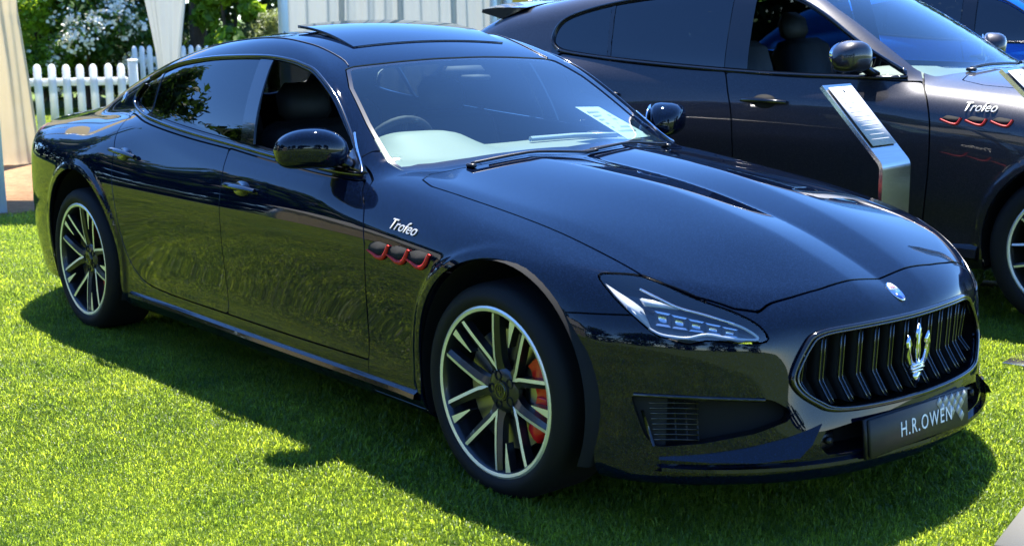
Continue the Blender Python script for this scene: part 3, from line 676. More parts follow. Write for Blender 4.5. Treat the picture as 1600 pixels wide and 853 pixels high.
# ------------------------------------------------------------------ the black saloon
def pix_on(skin, pts):
    out = []
    for u, v in pts:
        d = pixel_ray(u, v); d = d/np.linalg.norm(d); Q, N = skin._solve(CAM[None], d, 3., 9., 1500); out.append((Q[0], N[0]))
    return np.array([o[0] for o in out]), np.array([o[1] for o in out])
def build_saloon():
    global OFF
    S = saloon_shape(); skin = Skin(S.F); OFF = np.array([-1.6, 0, 0])
    root = thing('saloon_car', (-1.6, 0, 0), 'glossy black four-door saloon with red side vents and a show plate on the lawn', 'car')
    body = implicit_mesh(S.F, S.lo, S.hi, .0155, 2)
    C = Cutter(body)
    for a in S.arch: C.cut(circle_arch(*a), 0)
    bonnet_half = [(-.575, 0), (-.585, .2), (-.61, .38), (-.655, .55), (-.665, .66), (-.625, .725), (-.545, .748), (-.4, .742), (-.243, .739), (-.047, .737), (.13, .732), (.308, .730), (.455, .728), (.525, .703), (.613, .660), (.70, .592), (.742, .535), (.741, .485), (.757, .40), (.771, .29), (.776, .15), (.778, 0)]
    bn = C.cut(in_top(bonnet_half, .6), .007); panel('bonnet', bn, 'black_paint', root)
    ws_half = [(-1.336, 0), (-1.342, .218), (-1.350, .372), (-1.364, .515), (-1.355, .555), (-1.24, .617), (-1.055, .668), (-.86, .708), (-.77, .70), (-.715, .60), (-.665, .45), (-.625, .28), (-.605, 0)]
    wsm = C.cut(in_top(ws_half, .8), .006)
    V, N, T = wsm; fr = in_top(np.array(ws_half), .8)(V[:, 0], V[:, 1], V[:, 2])
    edge = np.where(V[:, 0] > -.80, .052, .018); clear = clip(wsm, fr+edge); frit = clip(wsm, -(fr+edge))
    sc = panel('windscreen', inset(clear, .004), 'windscreen_glass', root, 0); panel('windscreen_surround', inset(frit, .004), 'gloss_black', sc, 0)
    # rear window
    rw_half = [(-2.98, 0), (-2.97, .3), (-2.95, .50), (-3.2, .52), (-3.5, .50), (-3.66, .42), (-3.68, 0)]
    panel('rear_window', C.cut(in_top(rw_half, 1.0), .008), 'privacy_glass', root, .004)
    # head lamps
    hl = np.array([(.365, .816, .766), (.404, .772, .771), (.454, .733, .767), (.525, .706, .749), (.613, .664, .713), (.70, .596, .676), (.752, .545, .635), (.775, .532, .590), (.73, .606, .589), (.673, .680, .597), (.638, .720, .588), (.598, .755, .602), (.564, .781, .615), (.494, .813, .672), (.438, .826, .715)])
    u, v = oblique(hl[:, 0], hl[:, 1], hl[:, 2]); hp = smooth_poly(np.stack([u, v], 1), 4)
    for sd in (-1, 1):
        def f(x, y, z, sd=sd):
            uu, vv = oblique(x, y*sd, z); return np.maximum(np.maximum(poly_sd(hp, uu, vv), -x), .1-y*sd)
        lens = C.cut(f, .005)
        lamp = panel('headlamp', inset(lens, .055), 'lamp_dark', root, 0); W = walls(lens, .056); mk('lamp_housing', W[0], W[2], 'lamp_dark', lamp, True, W[1])
        mk('lens', lens[0]-lens[1]*.002, lens[2], 'clear_lens', lamp, True, lens[1])
        flip = np.array([1, -sd, 1.])               # pixel points are read on the right-hand lamp
        def pts(px, off): Q, Nn = pix_on(skin, px); return (Q-Nn*off)*flip
        b = MB(); b.tube(smooth_poly(pts([(1012, 512), (1030, 522), (1050, 526), (1075, 528), (1105, 522), (1140, 528), (1180, 531), (1187, 526), (1165, 510), (1140, 500)], .016), 4, False), .0042, 8); b.build('daytime_strip', 'lamp_white', lamp, True)
        b = MB(); b.tube(smooth_poly(pts([(1000, 447), (1025, 460), (1060, 477), (1100, 488), (1150, 503)], .014), 4, False), .0035, 8); b.build('upper_strip', 'lamp_chrome', lamp, True)
        px4 = [(944, 436), (1002, 470), (1018, 516), (985, 488)]; Q4, N4 = pix_on(skin, px4); q = (Q4-N4*np.array([.016, .046, .012, .006])[:, None])*flip; q2 = (Q4-N4*np.array([.022, .052, .018, .012])[:, None])*flip; b = MB().add(np.concatenate([q, q2]), [[0, 1, 2, 3], [7, 6, 5, 4], [0, 4, 5, 1], [1, 5, 6, 2], [2, 6, 7, 3], [3, 7, 4, 0]]); fix_normals(b.build('reflector', 'lamp_white', lamp))
        q = pts([(1003, 462), (1030, 468), (1062, 480), (1010, 474)], .014); q2 = q-np.array([.01, 0, .004]); b = MB().add(np.concatenate([q, q2]), [[0, 1, 2, 3], [7, 6, 5, 4], [0, 4, 5, 1], [1, 5, 6, 2], [2, 6, 7, 3], [3, 7, 4, 0]]); fix_normals(b.build('upper_reflector', 'lamp_white', lamp))
        for i in range(5):                          # row of boxed light units with bright dividers
            u0 = 1022+i*27; v0 = 492+i*5.5
            Q, Nn = pix_on(skin, [(u0, v0-11+i*.8), (u0+26, v0-6+i*.9), (u0+26, v0+18-i*1.3), (u0+1, v0+14-i*.9)]); A_ = (Q-Nn*.020)*flip; B_ = (Q-Nn*.045)*flip; ce = A_.mean(0)
            V = np.concatenate([A_, ce+(A_-ce)*.72, ce+(B_-ce)*.6]); F = [[j, (j+1) % 4, 4+(j+1) % 4, 4+j] for j in range(4)]+[[4+j, 4+(j+1) % 4, 8+(j+1) % 4, 8+j] for j in range(4)]+[[8, 9, 10, 11]]
            fix_normals(MB().add(V, F, [0, 1, 0, 1]+[1]*4+[0]).build('light_unit', ['lamp_chrome', 'lamp_dark'], lamp))
    # nose: grille, lower mouth and the corner intakes
    gr_half = np.array([(0, .612), (.26, .612), (.385, .604), (.432, .572), (.482, .495), (.474, .45), (.425, .408), (.36, .382), (.17, .375), (0, .374)])
    gp = C.cut(in_front(gr_half), 0)
    o = mk('grille_recess', gp[0]-np.array([.10, 0, 0]), gp[2], 'liner', root, True, gp[1]); W = walls(gp, .10); mk('grille_wall', W[0], W[2], 'black_trim', o, True, W[1])
    half = smooth_poly(gr_half, 5, False); ring = np.concatenate([half, half[::-1][1:-1]*[-1, 1]])
    Q, Nn = skin.front(ring*[1, 1]); Q = Q+np.array([.006, 0, 0])
    frame = MB().tube(Q, .0088, 10, True).build('grille_frame', 'gloss_black', root, True)
    MB().tube(Q+np.array([.010, 0, 0])-(Q-Q.mean(0))*[0, .022, .05], .0034, 8, True).build('chrome_line', 'dark_chrome', frame, True)
    def half_top(y): return np.interp(abs(y), [0, .26, .385, .432, .482], [.606, .606, .598, .566, .495])
    def half_bot(y): return np.interp(abs(y), [0, .17, .36, .425, .474, .482], [.380, .381, .388, .412, .452, .49])
    for k in range(13):
        y = (k-6)*.0705
        z1, z0 = half_top(y)-.004, half_bot(y)+.004
        zs = np.array([z1, z1*.55+.455*.45, .462, .452, .452*.4+z0*.6, z0]); zs = np.sort(zs)[::-1]
        Qs, _ = skin.front(np.stack([np.full(len(zs), y), zs], 1)); dep = np.interp(zs, [z0, .455, z1], [.018, .050, .014]); X = Qs[:, 0]-dep
        b = MB()
        V = []; F = []
        for x, z in zip(X, zs): V += [[x, y-.0085, z], [x-.004, y, z], [x, y+.0085, z], [x-.05, y+.003, z], [x-.05, y-.003, z]]
        for i in range(len(zs)-1):
            for j in range(5): F.append([i*5+j, i*5+(j+1) % 5, (i+1)*5+(j+1) % 5, (i+1)*5+j])
        b.add(V, F, 0)
        for q in (-.0085, .0085): b.tube(np.stack([X+.001, np.full(len(zs), y+q), zs], 1), .0021, 6, mi=1)
        o = fix_normals(b.build('grille_slat', ['liner', 'dark_chrome'], root))
    Qt, _ = skin.front([(0, .49)]); tx = Qt[0, 0]-.004
    tr = MB(); T0 = .486
    def face(P): return lambda A: np.stack([np.full(len(A), P), A[:, 0], T0+A[:, 1]], 1)
    spear = [(-.006, -.022), (-.0085, .02), (-.0065, .055), (-.013, .066), (0, .102), (.013, .066), (.0065, .055), (.0085, .02), (.006, -.022)]
    tr.prism(spear[::-1], face(tx), face(tx+.014))
    for sg in (-1, 1):
        pr = np.array([(.012, -.022), (.030, -.010), (.040, .012), (.042, .034), (.034, .040), (.052, .072), (.062, .034), (.054, .034), (.054, .008), (.044, -.018), (.026, -.034), (.012, -.034)])*[sg, 1]
        tr.prism(pr if sg < 0 else pr[::-1], face(tx), face(tx+.013))
    for zc, hw_ in ((-.026, .030), (-.036, .034), (-.046, .028)): tr.box((tx+.008, 0, T0+zc), (.017, hw_*2, .0075), bev=.002)
    tr.prism([(-.018, -.052), (-.010, -.074), (0, -.096), (.010, -.074), (.018, -.052)], face(tx), face(tx+.014))
    fix_normals(tr.build('trident_emblem', 'chrome', root))
    bd = C.cut(in_front([(0, .335), (.30, .338), (.40, .325), (.43, .285), (.40, .252), (0, .243)]), 0)
    o = mk('lower_mouth', bd[0]-np.array([.09, 0, 0]), bd[2], 'liner', root, True, bd[1]); W = walls(bd, .09); mk('mouth_wall', W[0], W[2], 'black_trim', o, True, W[1])
    for sd in (-1, 1):
        ip = np.array([(.518, .835, .437), (.70, .728, .437), (.81, .548, .430), (.845, .50, .395), (.845, .50, .365), (.80, .60, .335), (.70, .718, .306), (.60, .806, .290), (.565, .82, .32)])
        u, v = oblique(ip[:, 0], ip[:, 1], ip[:, 2]); ipp = round_poly(np.stack([u, v], 1), .02, 3)
        def f(x, y, z, sd=sd):
            uu, vv = oblique(x, y*sd, z); return np.maximum(np.maximum(poly_sd(ipp, uu, vv), .2-x), .3-y*sd)
        it = C.cut(f, 0); o = mk('side_intake', it[0]-it[1]*.05, it[2], 'liner', root, True, it[1]); W = walls(it, .052); mk('intake_wall', W[0], W[2], 'gloss_black', o, True, W[1])
        flip = np.array([1, -sd, 1.])
        for i in range(8):                          # honeycomb insert next to the wheel
            zz = 632+i*8.2; Q, Nn = pix_on(skin, [(1012+i*1.3, zz), (1050, zz), (1092, zz+1)]); MB().tube((Q-Nn*.022)*flip, .0028, 6).build('mesh_bar', 'gloss_black', o, True)
        for i in range(5):
            Q, Nn = pix_on(skin, [(1016+i*18, 630), (1020+i*18, 692)]); MB().tube((Q-Nn*.026)*flip, .0024, 6).build('mesh_bar', 'black_trim', o, True)
        Q, Nn = pix_on(skin, [(990, 616), (1060, 620), (1130, 623), (1195, 625)]); MB().tube((Q+Nn*.002)*flip, .0065, 8).build('intake_trim', 'gloss_black', o, True)
        Q, Nn = pix_on(skin, [(1004, 640), (1012, 668), (1022, 696)]); MB().tube((Q+Nn*.000)*flip, .006, 8).build('intake_trim', 'gloss_black', o, True)
        # blade under the intake
        Q, Nn = pix_on(skin, [(1030, 713), (1110, 708), (1170, 699), (1232, 683), (1284, 662)]); Q2, _ = pix_on(skin, [(1030, 716), (1110, 719), (1180, 719), (1243, 712), (1262, 694)]); o5 = np.array([.012, .026, .032, .034, .026])[:, None]
        V = np.concatenate([Q+Nn*.003, Q2+Nn*o5, Q-Nn*.02, Q2-Nn*.02])*flip; F = [[i, i+1, i+6, i+5] for i in range(4)]+[[i+10, i+11, i+1, i] for i in range(4)]+[[i+5, i+6, i+16, i+15] for i in range(4)]+[[0, 5, 15, 10], [4, 14, 19, 9]]
        auto_smooth(fix_normals(MB().add(V, F).build('bumper_blade', 'black_paint', root)))
        Qs, Ns = pix_on(skin, [(1300, 690)]); uu, vv, ww = rot_frame(Ns[0]*flip); cc = (Qs[0]-Ns[0]*.03)*flip
        b = MB(); b.prism([(math.cos(a)*.011, math.sin(a)*.011) for a in np.linspace(0, 2*math.pi, 18, False)], lambda P: cc+P[:, :1]*uu+P[:, 1:]*vv, lambda P: cc+ww*.02+P[:, :1]*uu+P[:, 1:]*vv); b.box(cc+np.array([-.004, 0, -.004]), (.012, .075, .05), bev=.005); fix_normals(b.build('parking_sensor', 'black_trim', root))
    # side windows
    dlo = np.array([(-2.955, 1.135), (-2.945, 1.175), (-2.87, 1.228), (-2.645, 1.289), (-2.315, 1.327), (-2.044, 1.342), (-1.769, 1.347), (-1.60, 1.337), (-1.50, 1.321), (-1.394, 1.293), (-1.236, 1.217), (-1.08, 1.109), (-.93, .992), (-.925, .976), (-1.10, .982), (-1.454, 1.0), (-1.803, 1.021), (-2.159, 1.043), (-2.585, 1.077), (-2.82, 1.105)])
    D = smooth_poly(dlo, 4)
    def line(p, q, w):     # strip about a straight line in the side view
        p = np.array(p); q = np.array(q); e = (q-p)/np.linalg.norm(q-p); n = np.array([-e[1], e[0]]); return np.array([p-n*w, q-n*w, q+n*w, p+n*w])
    bpil = line((-1.775, 1.40), (-1.67, .98), .052); qpil = line((-2.755, 1.33), (-2.69, 1.05), .012)
    glassm = {}
    for sd in (-1, 1):
        def inside(x, y, z, sd=sd): return np.maximum(np.maximum(poly_sd(D, x, z), .3-np.abs(y)), -sd*y)
        ap = C.cut(inside, .004); K = Cutter(ap)
        tr_ = K.cut(in_side(bpil), .004); panel('pillar_trim', inset(tr_, .002), 'gloss_black', root, .01)
        tq = K.cut(in_side(qpil), .002); panel('window_divider', inset(tq, .004), 'gloss_black', root, .01)
        V = K.M[0]; rest = K.M; fq = V[:, 0]+2.72; quarter = clip(rest, fq); rest = clip(rest, -fq); V = rest[0]; fr2 = V[:, 0]+1.72
        rear = clip(rest, fr2); front = clip(rest, -fr2)
        panel('quarter_window', inset(quarter, .007), 'privacy_glass', root, 0); panel('rear_side_window', inset(rear, .007), 'privacy_glass', root, 0)
        glassm[sd] = front
        if sd > 0: panel('front_side_window', inset(front, .007), 'dark_glass', root, 0)
        # bright strip along the sill line of the windows, dark frame above it
        low = [(-2.90, 1.205), (-2.955, 1.155), (-2.955, 1.118), (-2.90, 1.095), (-2.82, 1.082), (-2.585, 1.057), (-2.159, 1.025), (-1.803, 1.004), (-1.454, .983), (-1.10, .964), (-.86, .953)]
        P = side_strip(skin, low, sd, .004, 0); mbs = MB().tube(P, .0085, 8); mbs.build('window_strip', 'dark_chrome', root, True)
        upper = [(-.895, .968), (-1.08, 1.118), (-1.236, 1.226), (-1.394, 1.302), (-1.50, 1.330), (-1.60, 1.346), (-1.769, 1.356), (-2.044, 1.351), (-2.315, 1.336), (-2.645, 1.298), (-2.88, 1.232)]
        P = side_strip(skin, upper, sd, .001, 0); MB().tube(P, .0075, 8).build('window_frame', 'gloss_black', root, True)
    # doors
    fe = [(-.84, .944), (-.795, .902), (-.725, .847), (-.684, .745), (-.690, .62), (-.706, .47), (-.703, .33)]
    me_ = [(-1.80, .985), (-1.775, .915), (-1.752, .842), (-1.738, .71), (-1.744, .55), (-1.737, .39), (-1.732, .335)]
    re_ = [(-2.90, 1.066), (-2.855, .99), (-2.775, .895), (-2.728, .73), (-2.70, .56), (-2.66, .44), (-2.58, .365), (-2.46, .325), (-2.25, .312)]
    bf = [(-1.10, .945), (-1.454, .964)]; br_ = [(-2.159, 1.004), (-2.585, 1.038), (-2.80, 1.062)]
    fd = np.concatenate([smooth_poly(fe, 4, False), smooth_poly([(-.703, .318), (-1.2, .312), (-1.732, .312)], 3, False), smooth_poly(me_[::-1], 4, False), smooth_poly([(-1.79, .987), bf[1], bf[0], (-.86, .936)], 4, False)])
    rd = np.concatenate([smooth_poly(me_, 4, False), smooth_poly([(-1.732, .312), (-2.0, .311), (-2.25, .312)], 3, False), smooth_poly(re_[::-1], 4, False), smooth_poly([(-2.87, 1.068), br_[2], br_[1], br_[0], (-1.82, .986)], 4, False)])
    handles = []
    for sd in (-1, 1):
        for nm, poly, h0, h1 in (('front_door', fd, (-1.706, .849), (-1.462, .846)), ('rear_door', rd, (-2.80, .910), (-2.555, .895))):
            dm = C.cut(in_side(poly, sd), .0065); door = panel(nm, dm, 'black_paint', root)
            xs = np.linspace(0, 1, 9); P = np.stack([h0[0]+(h1[0]-h0[0])*xs, h0[1]+(h1[1]-h0[1])*xs], 1); Q, Nn = skin.side(P, sd)
            off = .012+.024*np.sin(np.pi*xs)**.55; b = MB().tube(Q+Nn*off[:, None], .007+.009*np.sin(np.pi*np.clip(xs, .06, .94))**.4, 10, flat=.75); auto_smooth(fix_normals(b.build('handle', 'dark_chrome', door)))
            ce = Q[4]-Nn[4]*.0; uu, vv, ww = rot_frame(Nn[4]); ell = [(math.cos(a)*.062, math.sin(a)*.030) for a in np.linspace(0, 2*math.pi, 22, False)]
            cup = MB(); cup.prism(ell, lambda P: ce-ww*.012+P[:, :1]*uu+P[:, 1:]*vv, lambda P: ce+ww*.0035+P[:, :1]*uu+P[:, 1:]*vv); fix_normals(cup.build('handle_cup', 'black_paint', door))
    # tail lamps, wings, bumper, remaining shell
    for sd in (-1, 1):
        tl = C.cut(in_side(round_poly([(-3.86, .935), (-3.98, .965), (-4.4, .93), (-4.4, .83), (-4.05, .86)], .02), sd, .35), .005); panel('tail_lamp', tl, 'tail_red', root)
    for sd in (-1, 1):
        wg = C.cut(in_side([(-.94, 1.0), (-.80, .94), (-.735, .855), (-.68, .745), (-.69, .62), (-.703, .45), (-.703, .2), (-.3, .2), (.05, .55), (.29, .658), (.36, .664), (.50, .668), (.62, .66), (.70, .9), (-.6, 1.02), (-.93, 1.03)], sd, .45), .005)
        panel('front_wing', wg, 'black_paint', root)
    V = C.M[0]; fb = -(V[:, 0]-.12); bumper = clip(C.M, fb); C.M = clip(C.M, -fb)
    panel('front_bumper', bumper, 'black_paint', root)
    V = C.M[0]; fr_ = V[:, 2]-.295; sills = None
    panel('body_shell', C.M, 'black_paint', root, .012)
    # sill blades
    for sd in (-1, 1):
        xs = np.linspace(-2.66, -.40, 24); Q, Nn = skin.side(np.stack([xs, np.full(24, .262)], 1), sd); V = []; F = []
        for q in Q: V += [[q[0], q[1]-sd*.01, .272], [q[0], q[1]+sd*.016, .258], [q[0], q[1]+sd*.020, .243], [q[0], q[1]-sd*.03, .225]]
        for i in range(23):
            for j in range(3): F.append([i*4+j, (i+1)*4+j, (i+1)*4+j+1, i*4+j+1])
        auto_smooth(fix_normals(MB().add(V, F).build('sill_blade', 'gloss_black', root)), 30)
    # splitter under the nose
    ys = np.linspace(-.80, .80, 41); xp = S.plan(np.abs(ys)); V = []; F = []
    for x, y in zip(xp, ys): V += [[x-.03, y, .236], [x+.012, y*1.005, .232], [x+.014, y*1.005, .222], [x-.06, y, .205]]
    for i in range(40):
        for j in range(3): F.append([i*4+j, (i+1)*4+j, (i+1)*4+j+1, i*4+j+1])
    auto_smooth(fix_normals(MB().add(V, F).build('splitter', 'black_paint', root)), 30)
    # dark lining: inside of the shell, wheel housings
    L = Cutter(inset(body, .022))
    for a in S.arch: L.cut(circle_arch(a[0], a[1], a[2]+.004), 0)
    L.cut(in_top(np.array(ws_half), .8), 0); L.cut(in_top(rw_half, 1.0), 0); L.cut(lambda x, y, z: np.maximum(poly_sd(D, x, z), .3-np.abs(y)), 0)
    L.cut(lambda x, y, z: np.maximum(.60-x, np.maximum(.25-z, z-.70)), 0); L.cut(in_top([(-2.0, 0), (-2.0, .44), (-1.5, .44), (-1.5, 0)], 1.2), 0)
    for sd in (-1, 1):
        def f(x, y, z, sd=sd):
            uu, vv = oblique(x, y*sd, z); return np.maximum(np.maximum(poly_sd(hp, uu, vv), -x), .1-y*sd)
        L.cut(f, 0)
    mk('inner_shell', L.M[0], L.M[2], 'cabin_black', root, True, L.M[1])
    for cx, cz, r in S.arch:
        for sd in (-1, 1):
            b = MB(); b.lathe([(r-.006, 0), (r+.012, .03), (r+.012, .36), (.05, .36)], 40, c=(cx, 0, cz), a0=-2.0, a1=2.0); V = np.concatenate(b.V); V[:, 1] = sd*(.93-V[:, 1]); b.V = [V]; b.build('wheel_housing', 'liner', root)
    # wheels
    spec = dict(n=5, a0=math.radians(109), half=math.radians(17), apex=.098, arm=.026, bright=.0115, finger=math.radians(4), cal=1)
    for x, hy in ((0, .925), (-3.171, .94)):
        for sd in (-1, 1): build_wheel(root, (x, sd*hy, .348), sd, .350, .278, .24, spec)
    # side vents with red inserts and script
    for sd in (-1, 1):
        for k in range(3):
            x0 = -.655+.118*k; out = round_poly([(x0-.005, .725), (x0+.055, .706), (x0+.10, .711), (x0+.128, .757), (x0+.06, .762), (x0+.01, .75)], .014, 3); Q, Nn = skin.side(out, sd)
            b = MB().add(np.concatenate([Q+Nn*.002, Q-Nn*.012]), [list(range(len(Q))), *[[i, (i+1) % len(Q), len(Q)+(i+1) % len(Q), len(Q)+i] for i in range(len(Q))]]); vent = fix_normals(b.build('side_vent', 'liner', root))
            P = smooth_poly([(x0-.004, .724), (x0+.03, .715), (x0+.058, .707), (x0+.088, .709), (x0+.108, .724), (x0+.126, .756)], 5, False); Q, Nn = skin.side(P, sd); wv = np.interp(np.linspace(0, 1, len(P)), [0, .3, .6, 1], [.003, .0065, .009, .006])
            MB().tube(Q+Nn*.004, wv, 8).build('red_insert', 'vent_red', vent, True)
        V, F = text_mesh('Trofeo', .058, shear=.35, extrude=.0015); w = V[:, 0].max()-V[:, 0].min(); V[:, 0] *= .150/w; V[:, 1] *= .82
        P = np.stack([-.476-sd*-1*0+(V[:, 0]*(1 if sd < 0 else -1)), .820+V[:, 1]-.066*(V[:, 0]*(1 if sd < 0 else -1))], 1); Q, Nn = skin.side(P, sd); mk('script_badge', Q+Nn*(.003+V[:, 2:3]), F, 'script_chrome', root)
        Q, Nn = skin.side([(-3.16, 1.128)], sd); uu, vv, ww = rot_frame(Nn[0]); b = MB(); b.prism([(math.cos(a)*.022, math.sin(a)*.03) for a in np.linspace(0, 2*math.pi, 20, False)], lambda P: Q[0]+P[:, :1]*uu+P[:, 1:]*vv, lambda P: Q[0]+ww*.005+P[:, :1]*uu*.9+P[:, 1:]*vv*.9); fix_normals(b.build('pillar_badge', 'chrome', root))
    # oval badge on the nose
    Q, Nn = skin.top([(.838, 0)]); n = Nn[0]; lat = np.array([0, 1., 0]); fwd_ = np.cross(lat, n); c0 = Q[0]
    def oval(a, b_, off): return lambda P: c0+n*off+P[:, :1]*lat*a+P[:, 1:]*fwd_*b_
    un = np.array([(math.cos(a), math.sin(a)) for a in np.linspace(0, 2*math.pi, 36, False)])
    b = MB(); b.prism(un, oval(.0225, .040, -.002), oval(.0215, .039, .004)); bo = fix_normals(b.build('nose_badge', 'chrome', root))
    for nm, sel, mt in (('badge_field', un[np.abs(un[:, 0]) < 2][un[:, 1] > .05], 'badge_blue'), ('badge_field', un[un[:, 1] < -.0], 'badge_white')):
        ang = np.arctan2(sel[:, 1], sel[:, 0]); sel = sel[np.argsort(ang)]; b = MB(); b.prism(sel, oval(.0195, .036, .003), oval(.0195, .036, .0055)); fix_normals(b.build(nm, mt, bo))
    b = MB(); b.prism(np.array([(-.08, -.25), (.08, -.25), (.1, -.75), (-.1, -.75)])*1., oval(.0195, .036, .004), oval(.0195, .036, .0068)); b.prism(np.array([(-.5, -.3), (-.34, -.3), (-.3, -.62), (-.5, -.62)]), oval(.0195, .036, .004), oval(.0195, .036, .0068)); b.prism(np.array([(.5, -.3), (.34, -.3), (.3, -.62), (.5, -.62)]), oval(.0195, .036, .004), oval(.0195, .036, .0068)); fix_normals(b.build('badge_mark', 'badge_red', bo))
    # show plate
    pc = np.array([.966, -.03, .291]); tl_ = .10; pu = np.array([0, 1., 0]); pv = np.array([-math.sin(tl_), 0, math.cos(tl_)]); pn = np.cross(pu, pv)
    Rm = np.stack([pn, pu, pv], 1); b = MB().box(pc, (.012, .52, .114), Rm, bev=.003); pl = b.build('show_plate', 'plate_black', root)
    b = MB().box(pc-pn*.012+pv*-.002, (.014, .535, .122), Rm, bev=.003); b.box(pc-pn*.045, (.07, .30, .07), Rm); b.build('plate_holder', 'black_trim', pl)
    V, F = text_mesh('H.R.OWEN', .066, spacing=1.22, extrude=.0006); w = V[:, 0].max()-V[:, 0].min(); V[:, 0] *= .270/w; mk('plate_letters', pc+pn*.0072+pu*(V[:, :1]+.028)+pv*(V[:, 1:2]-.004)+pn*V[:, 2:3], F, 'white_letters', pl)
    for i in range(5):
        for j in range(4):
            if j > 1 and i < 2 or j == 3 and i < 3 or j == 2 and i == 4: continue
            cy = .10+i*.034+(.017 if j % 2 else 0); cz = .040-j*.0205
            if cy > .246: continue
            q = [(-.0165, 0), (0, -.0195), (.0165, 0), (0, .0195)]; cc = pc+pu*cy+pv*cz+pn*.0062; b = MB(); b.prism(q, lambda P: cc+P[:, :1]*pu+P[:, 1:]*pv, lambda P: cc+pn*.0006+P[:, :1]*pu+P[:, 1:]*pv); fix_normals(b.build('plate_diamond', 'plate_grey', pl))
    # roof: raised glass panel, aerial fin
    ga = np.linspace(-1.955, -1.53, 16); gb = np.linspace(-.40, .40, 17); A, B = np.meshgrid(ga, gb, indexing='ij'); Q, Nn = skin.top(np.stack([A.ravel(), B.ravel()], 1)); lift = np.interp(Q[:, 0], [-1.955, -1.53], [.030, .006])
    Tq = np.array([[i*17+j, i*17+j+1, (i+1)*17+j+1, (i+1)*17+j] for i in range(15) for j in range(16)]); Tt = np.concatenate([Tq[:, [0, 2, 1]], Tq[:, [0, 3, 2]]]); m3 = (Q+Nn*lift[:, None], Nn, Tt); Vf, Nf, Tf = flange(m3, .012)
    sr = mk('sunroof_panel', Vf, Tf, 'black_paint', root, True, Nf); mk('sunroof_well', Q+Nn*.0022*0+Nn*.0025, Tt, 'gloss_black', sr, True, Nn)
    Q, Nn = skin.top([(-2.72, 0), (-2.60, 0)]); b = MB(); b.add([Q[0]+[-.05, 0, .035], Q[0]+[-.07, .018, -.006], Q[0]+[-.07, -.018, -.006], Q[1]+[.05, 0, .0], Q[0]+[-.03, 0, .05]], [[0, 2, 1], [4, 1, 3], [4, 3, 2], [0, 4, 2], [0, 1, 4]]); fix_normals(b.build('aerial_fin', 'black_paint', root))
    for sd in (-1, 1):
        P = smooth_poly([(-1.372, .530), (-1.44, .516), (-1.60, .522), (-1.75, .545), (-2.1, .56), (-2.5, .55)], 5, False); Q, Nn = skin.top(P*[1, sd]); MB().tube(Q+Nn*.0008, .0032, 6).build('roof_seam', 'black_trim', root, True)
    # mirrors
    mirror_pair(root, skin, (-.965, .805), (-1.115, 1.035), 1.03, (.105, .079), 'black_paint')
    for sd in (-1, 1):
        Q, Nn = skin.side([(-.86, .962), (-.99, 1.05), (-.985, .985), (-.90, .963)], sd); b = MB().add(np.concatenate([Q+Nn*.006, Q-Nn*.01]), [[0, 1, 2, 3], [7, 6, 5, 4], [0, 4, 5, 1], [1, 5, 6, 2], [2, 6, 7, 3], [3, 7, 4, 0]]); fix_normals(b.build('mirror_sail', 'gloss_black', root))
        P = side_strip(skin, [(-1.03, 1.085), (-.93, 1.0), (-.868, .955)], sd, .010, 0); MB().tube(P, .0045, 8).build('pillar_strip', 'chrome', root, True)
    # wipers and scuttle
    for pts, nm in (([(-.63, -.50), (-.60, -.36), (-.565, -.16), (-.555, .06)], 'wiper'), ([(-.66, .55), (-.61, .42), (-.575, .22), (-.565, .05)], 'wiper')):
        P = smooth_poly(pts, 6, False); Q, Nn = skin.top(P); z = np.linspace(.008, .020, len(P)); w = MB().tube(Q+Nn*.016, .0055, 6); w.box(Q[0]+Nn[0]*.008, (.04, .024, .014), bev=.004); wo = w.build('wiper', 'black_trim', root); Qb = Q-np.stack([.022+0*z, 0*z, 0*z], 1); Qb, Nb = skin.top(Qb[:, :2]); MB().tube(Qb[4:]+Nb[4:]*.012, .0042, 6).build('blade', 'rubber', wo)
    # cabin
    nx, ny = 24, 56; gi_, gj_ = np.meshgrid(np.arange(nx+1)/nx, np.arange(ny+1)/ny, indexing='ij'); yy = (-.69+1.38*gj_).ravel(); tt = gi_.ravel(); xx = -.66-.15*(np.abs(yy)/.7)**2-.50*tt
    Qd, _ = skin.top(np.stack([xx, yy], 1)); zz = .972+.028*np.sin(tt*1.5)+.072*np.exp(-((yy+.37)/.21)**4)*np.clip((tt-.30)/.45, 0, 1)-.16*np.clip((tt-.86)/.14, 0, 1)**2
    V = np.stack([xx, yy, np.minimum(zz, Qd[:, 2]-.028)], 1)
    F = [[i*(ny+1)+j, i*(ny+1)+j+1, (i+1)*(ny+1)+j+1, (i+1)*(ny+1)+j][::-1] for i in range(nx) for j in range(ny)]
    da = MB().add(V, F).build('dashboard', 'dash_cream', root, True); da.data.flip_normals()
    b = MB(); b.tube(smooth_poly([(-.80, -.60, .972), (-.75, -.40, .985), (-.72, 0, .99), (-.75, .4, .985), (-.80, .60, .972)], 5, False), .011, 8, flat=.7); b.build('demister_vent', 'dash_dark', da, True)
    b = MB(); b.tube([(-1.02, .12, 1.012), (-1.02, .36, 1.010), (-1.0, .60, 1.0)], .011, 8); b.build('dash_trim', 'lamp_white', da, True)
    b = MB(); b.box((-1.16, 0, .80), (.12, 1.36, .22), bev=.04); b.build('dash_front', 'dash_dark', root)
    sw = MB(); cc = np.array([-1.30, -.37, .95]); axx = np.array([-.88, 0, .47]); uu, vv, ww = rot_frame(axx, (0, 1, 0)); sw.tube([cc+.182*(math.cos(a)*uu+math.sin(a)*vv) for a in np.linspace(0, 2*math.pi, 36, False)], .016, 10, True)
    sw.tube([cc, cc-ww*.22], .03, 10)
    for a in (0, 2.1, 4.2): sw.tube([cc-ww*.02, cc+.18*(math.cos(a)*uu+math.sin(a)*vv)], .014, 8)
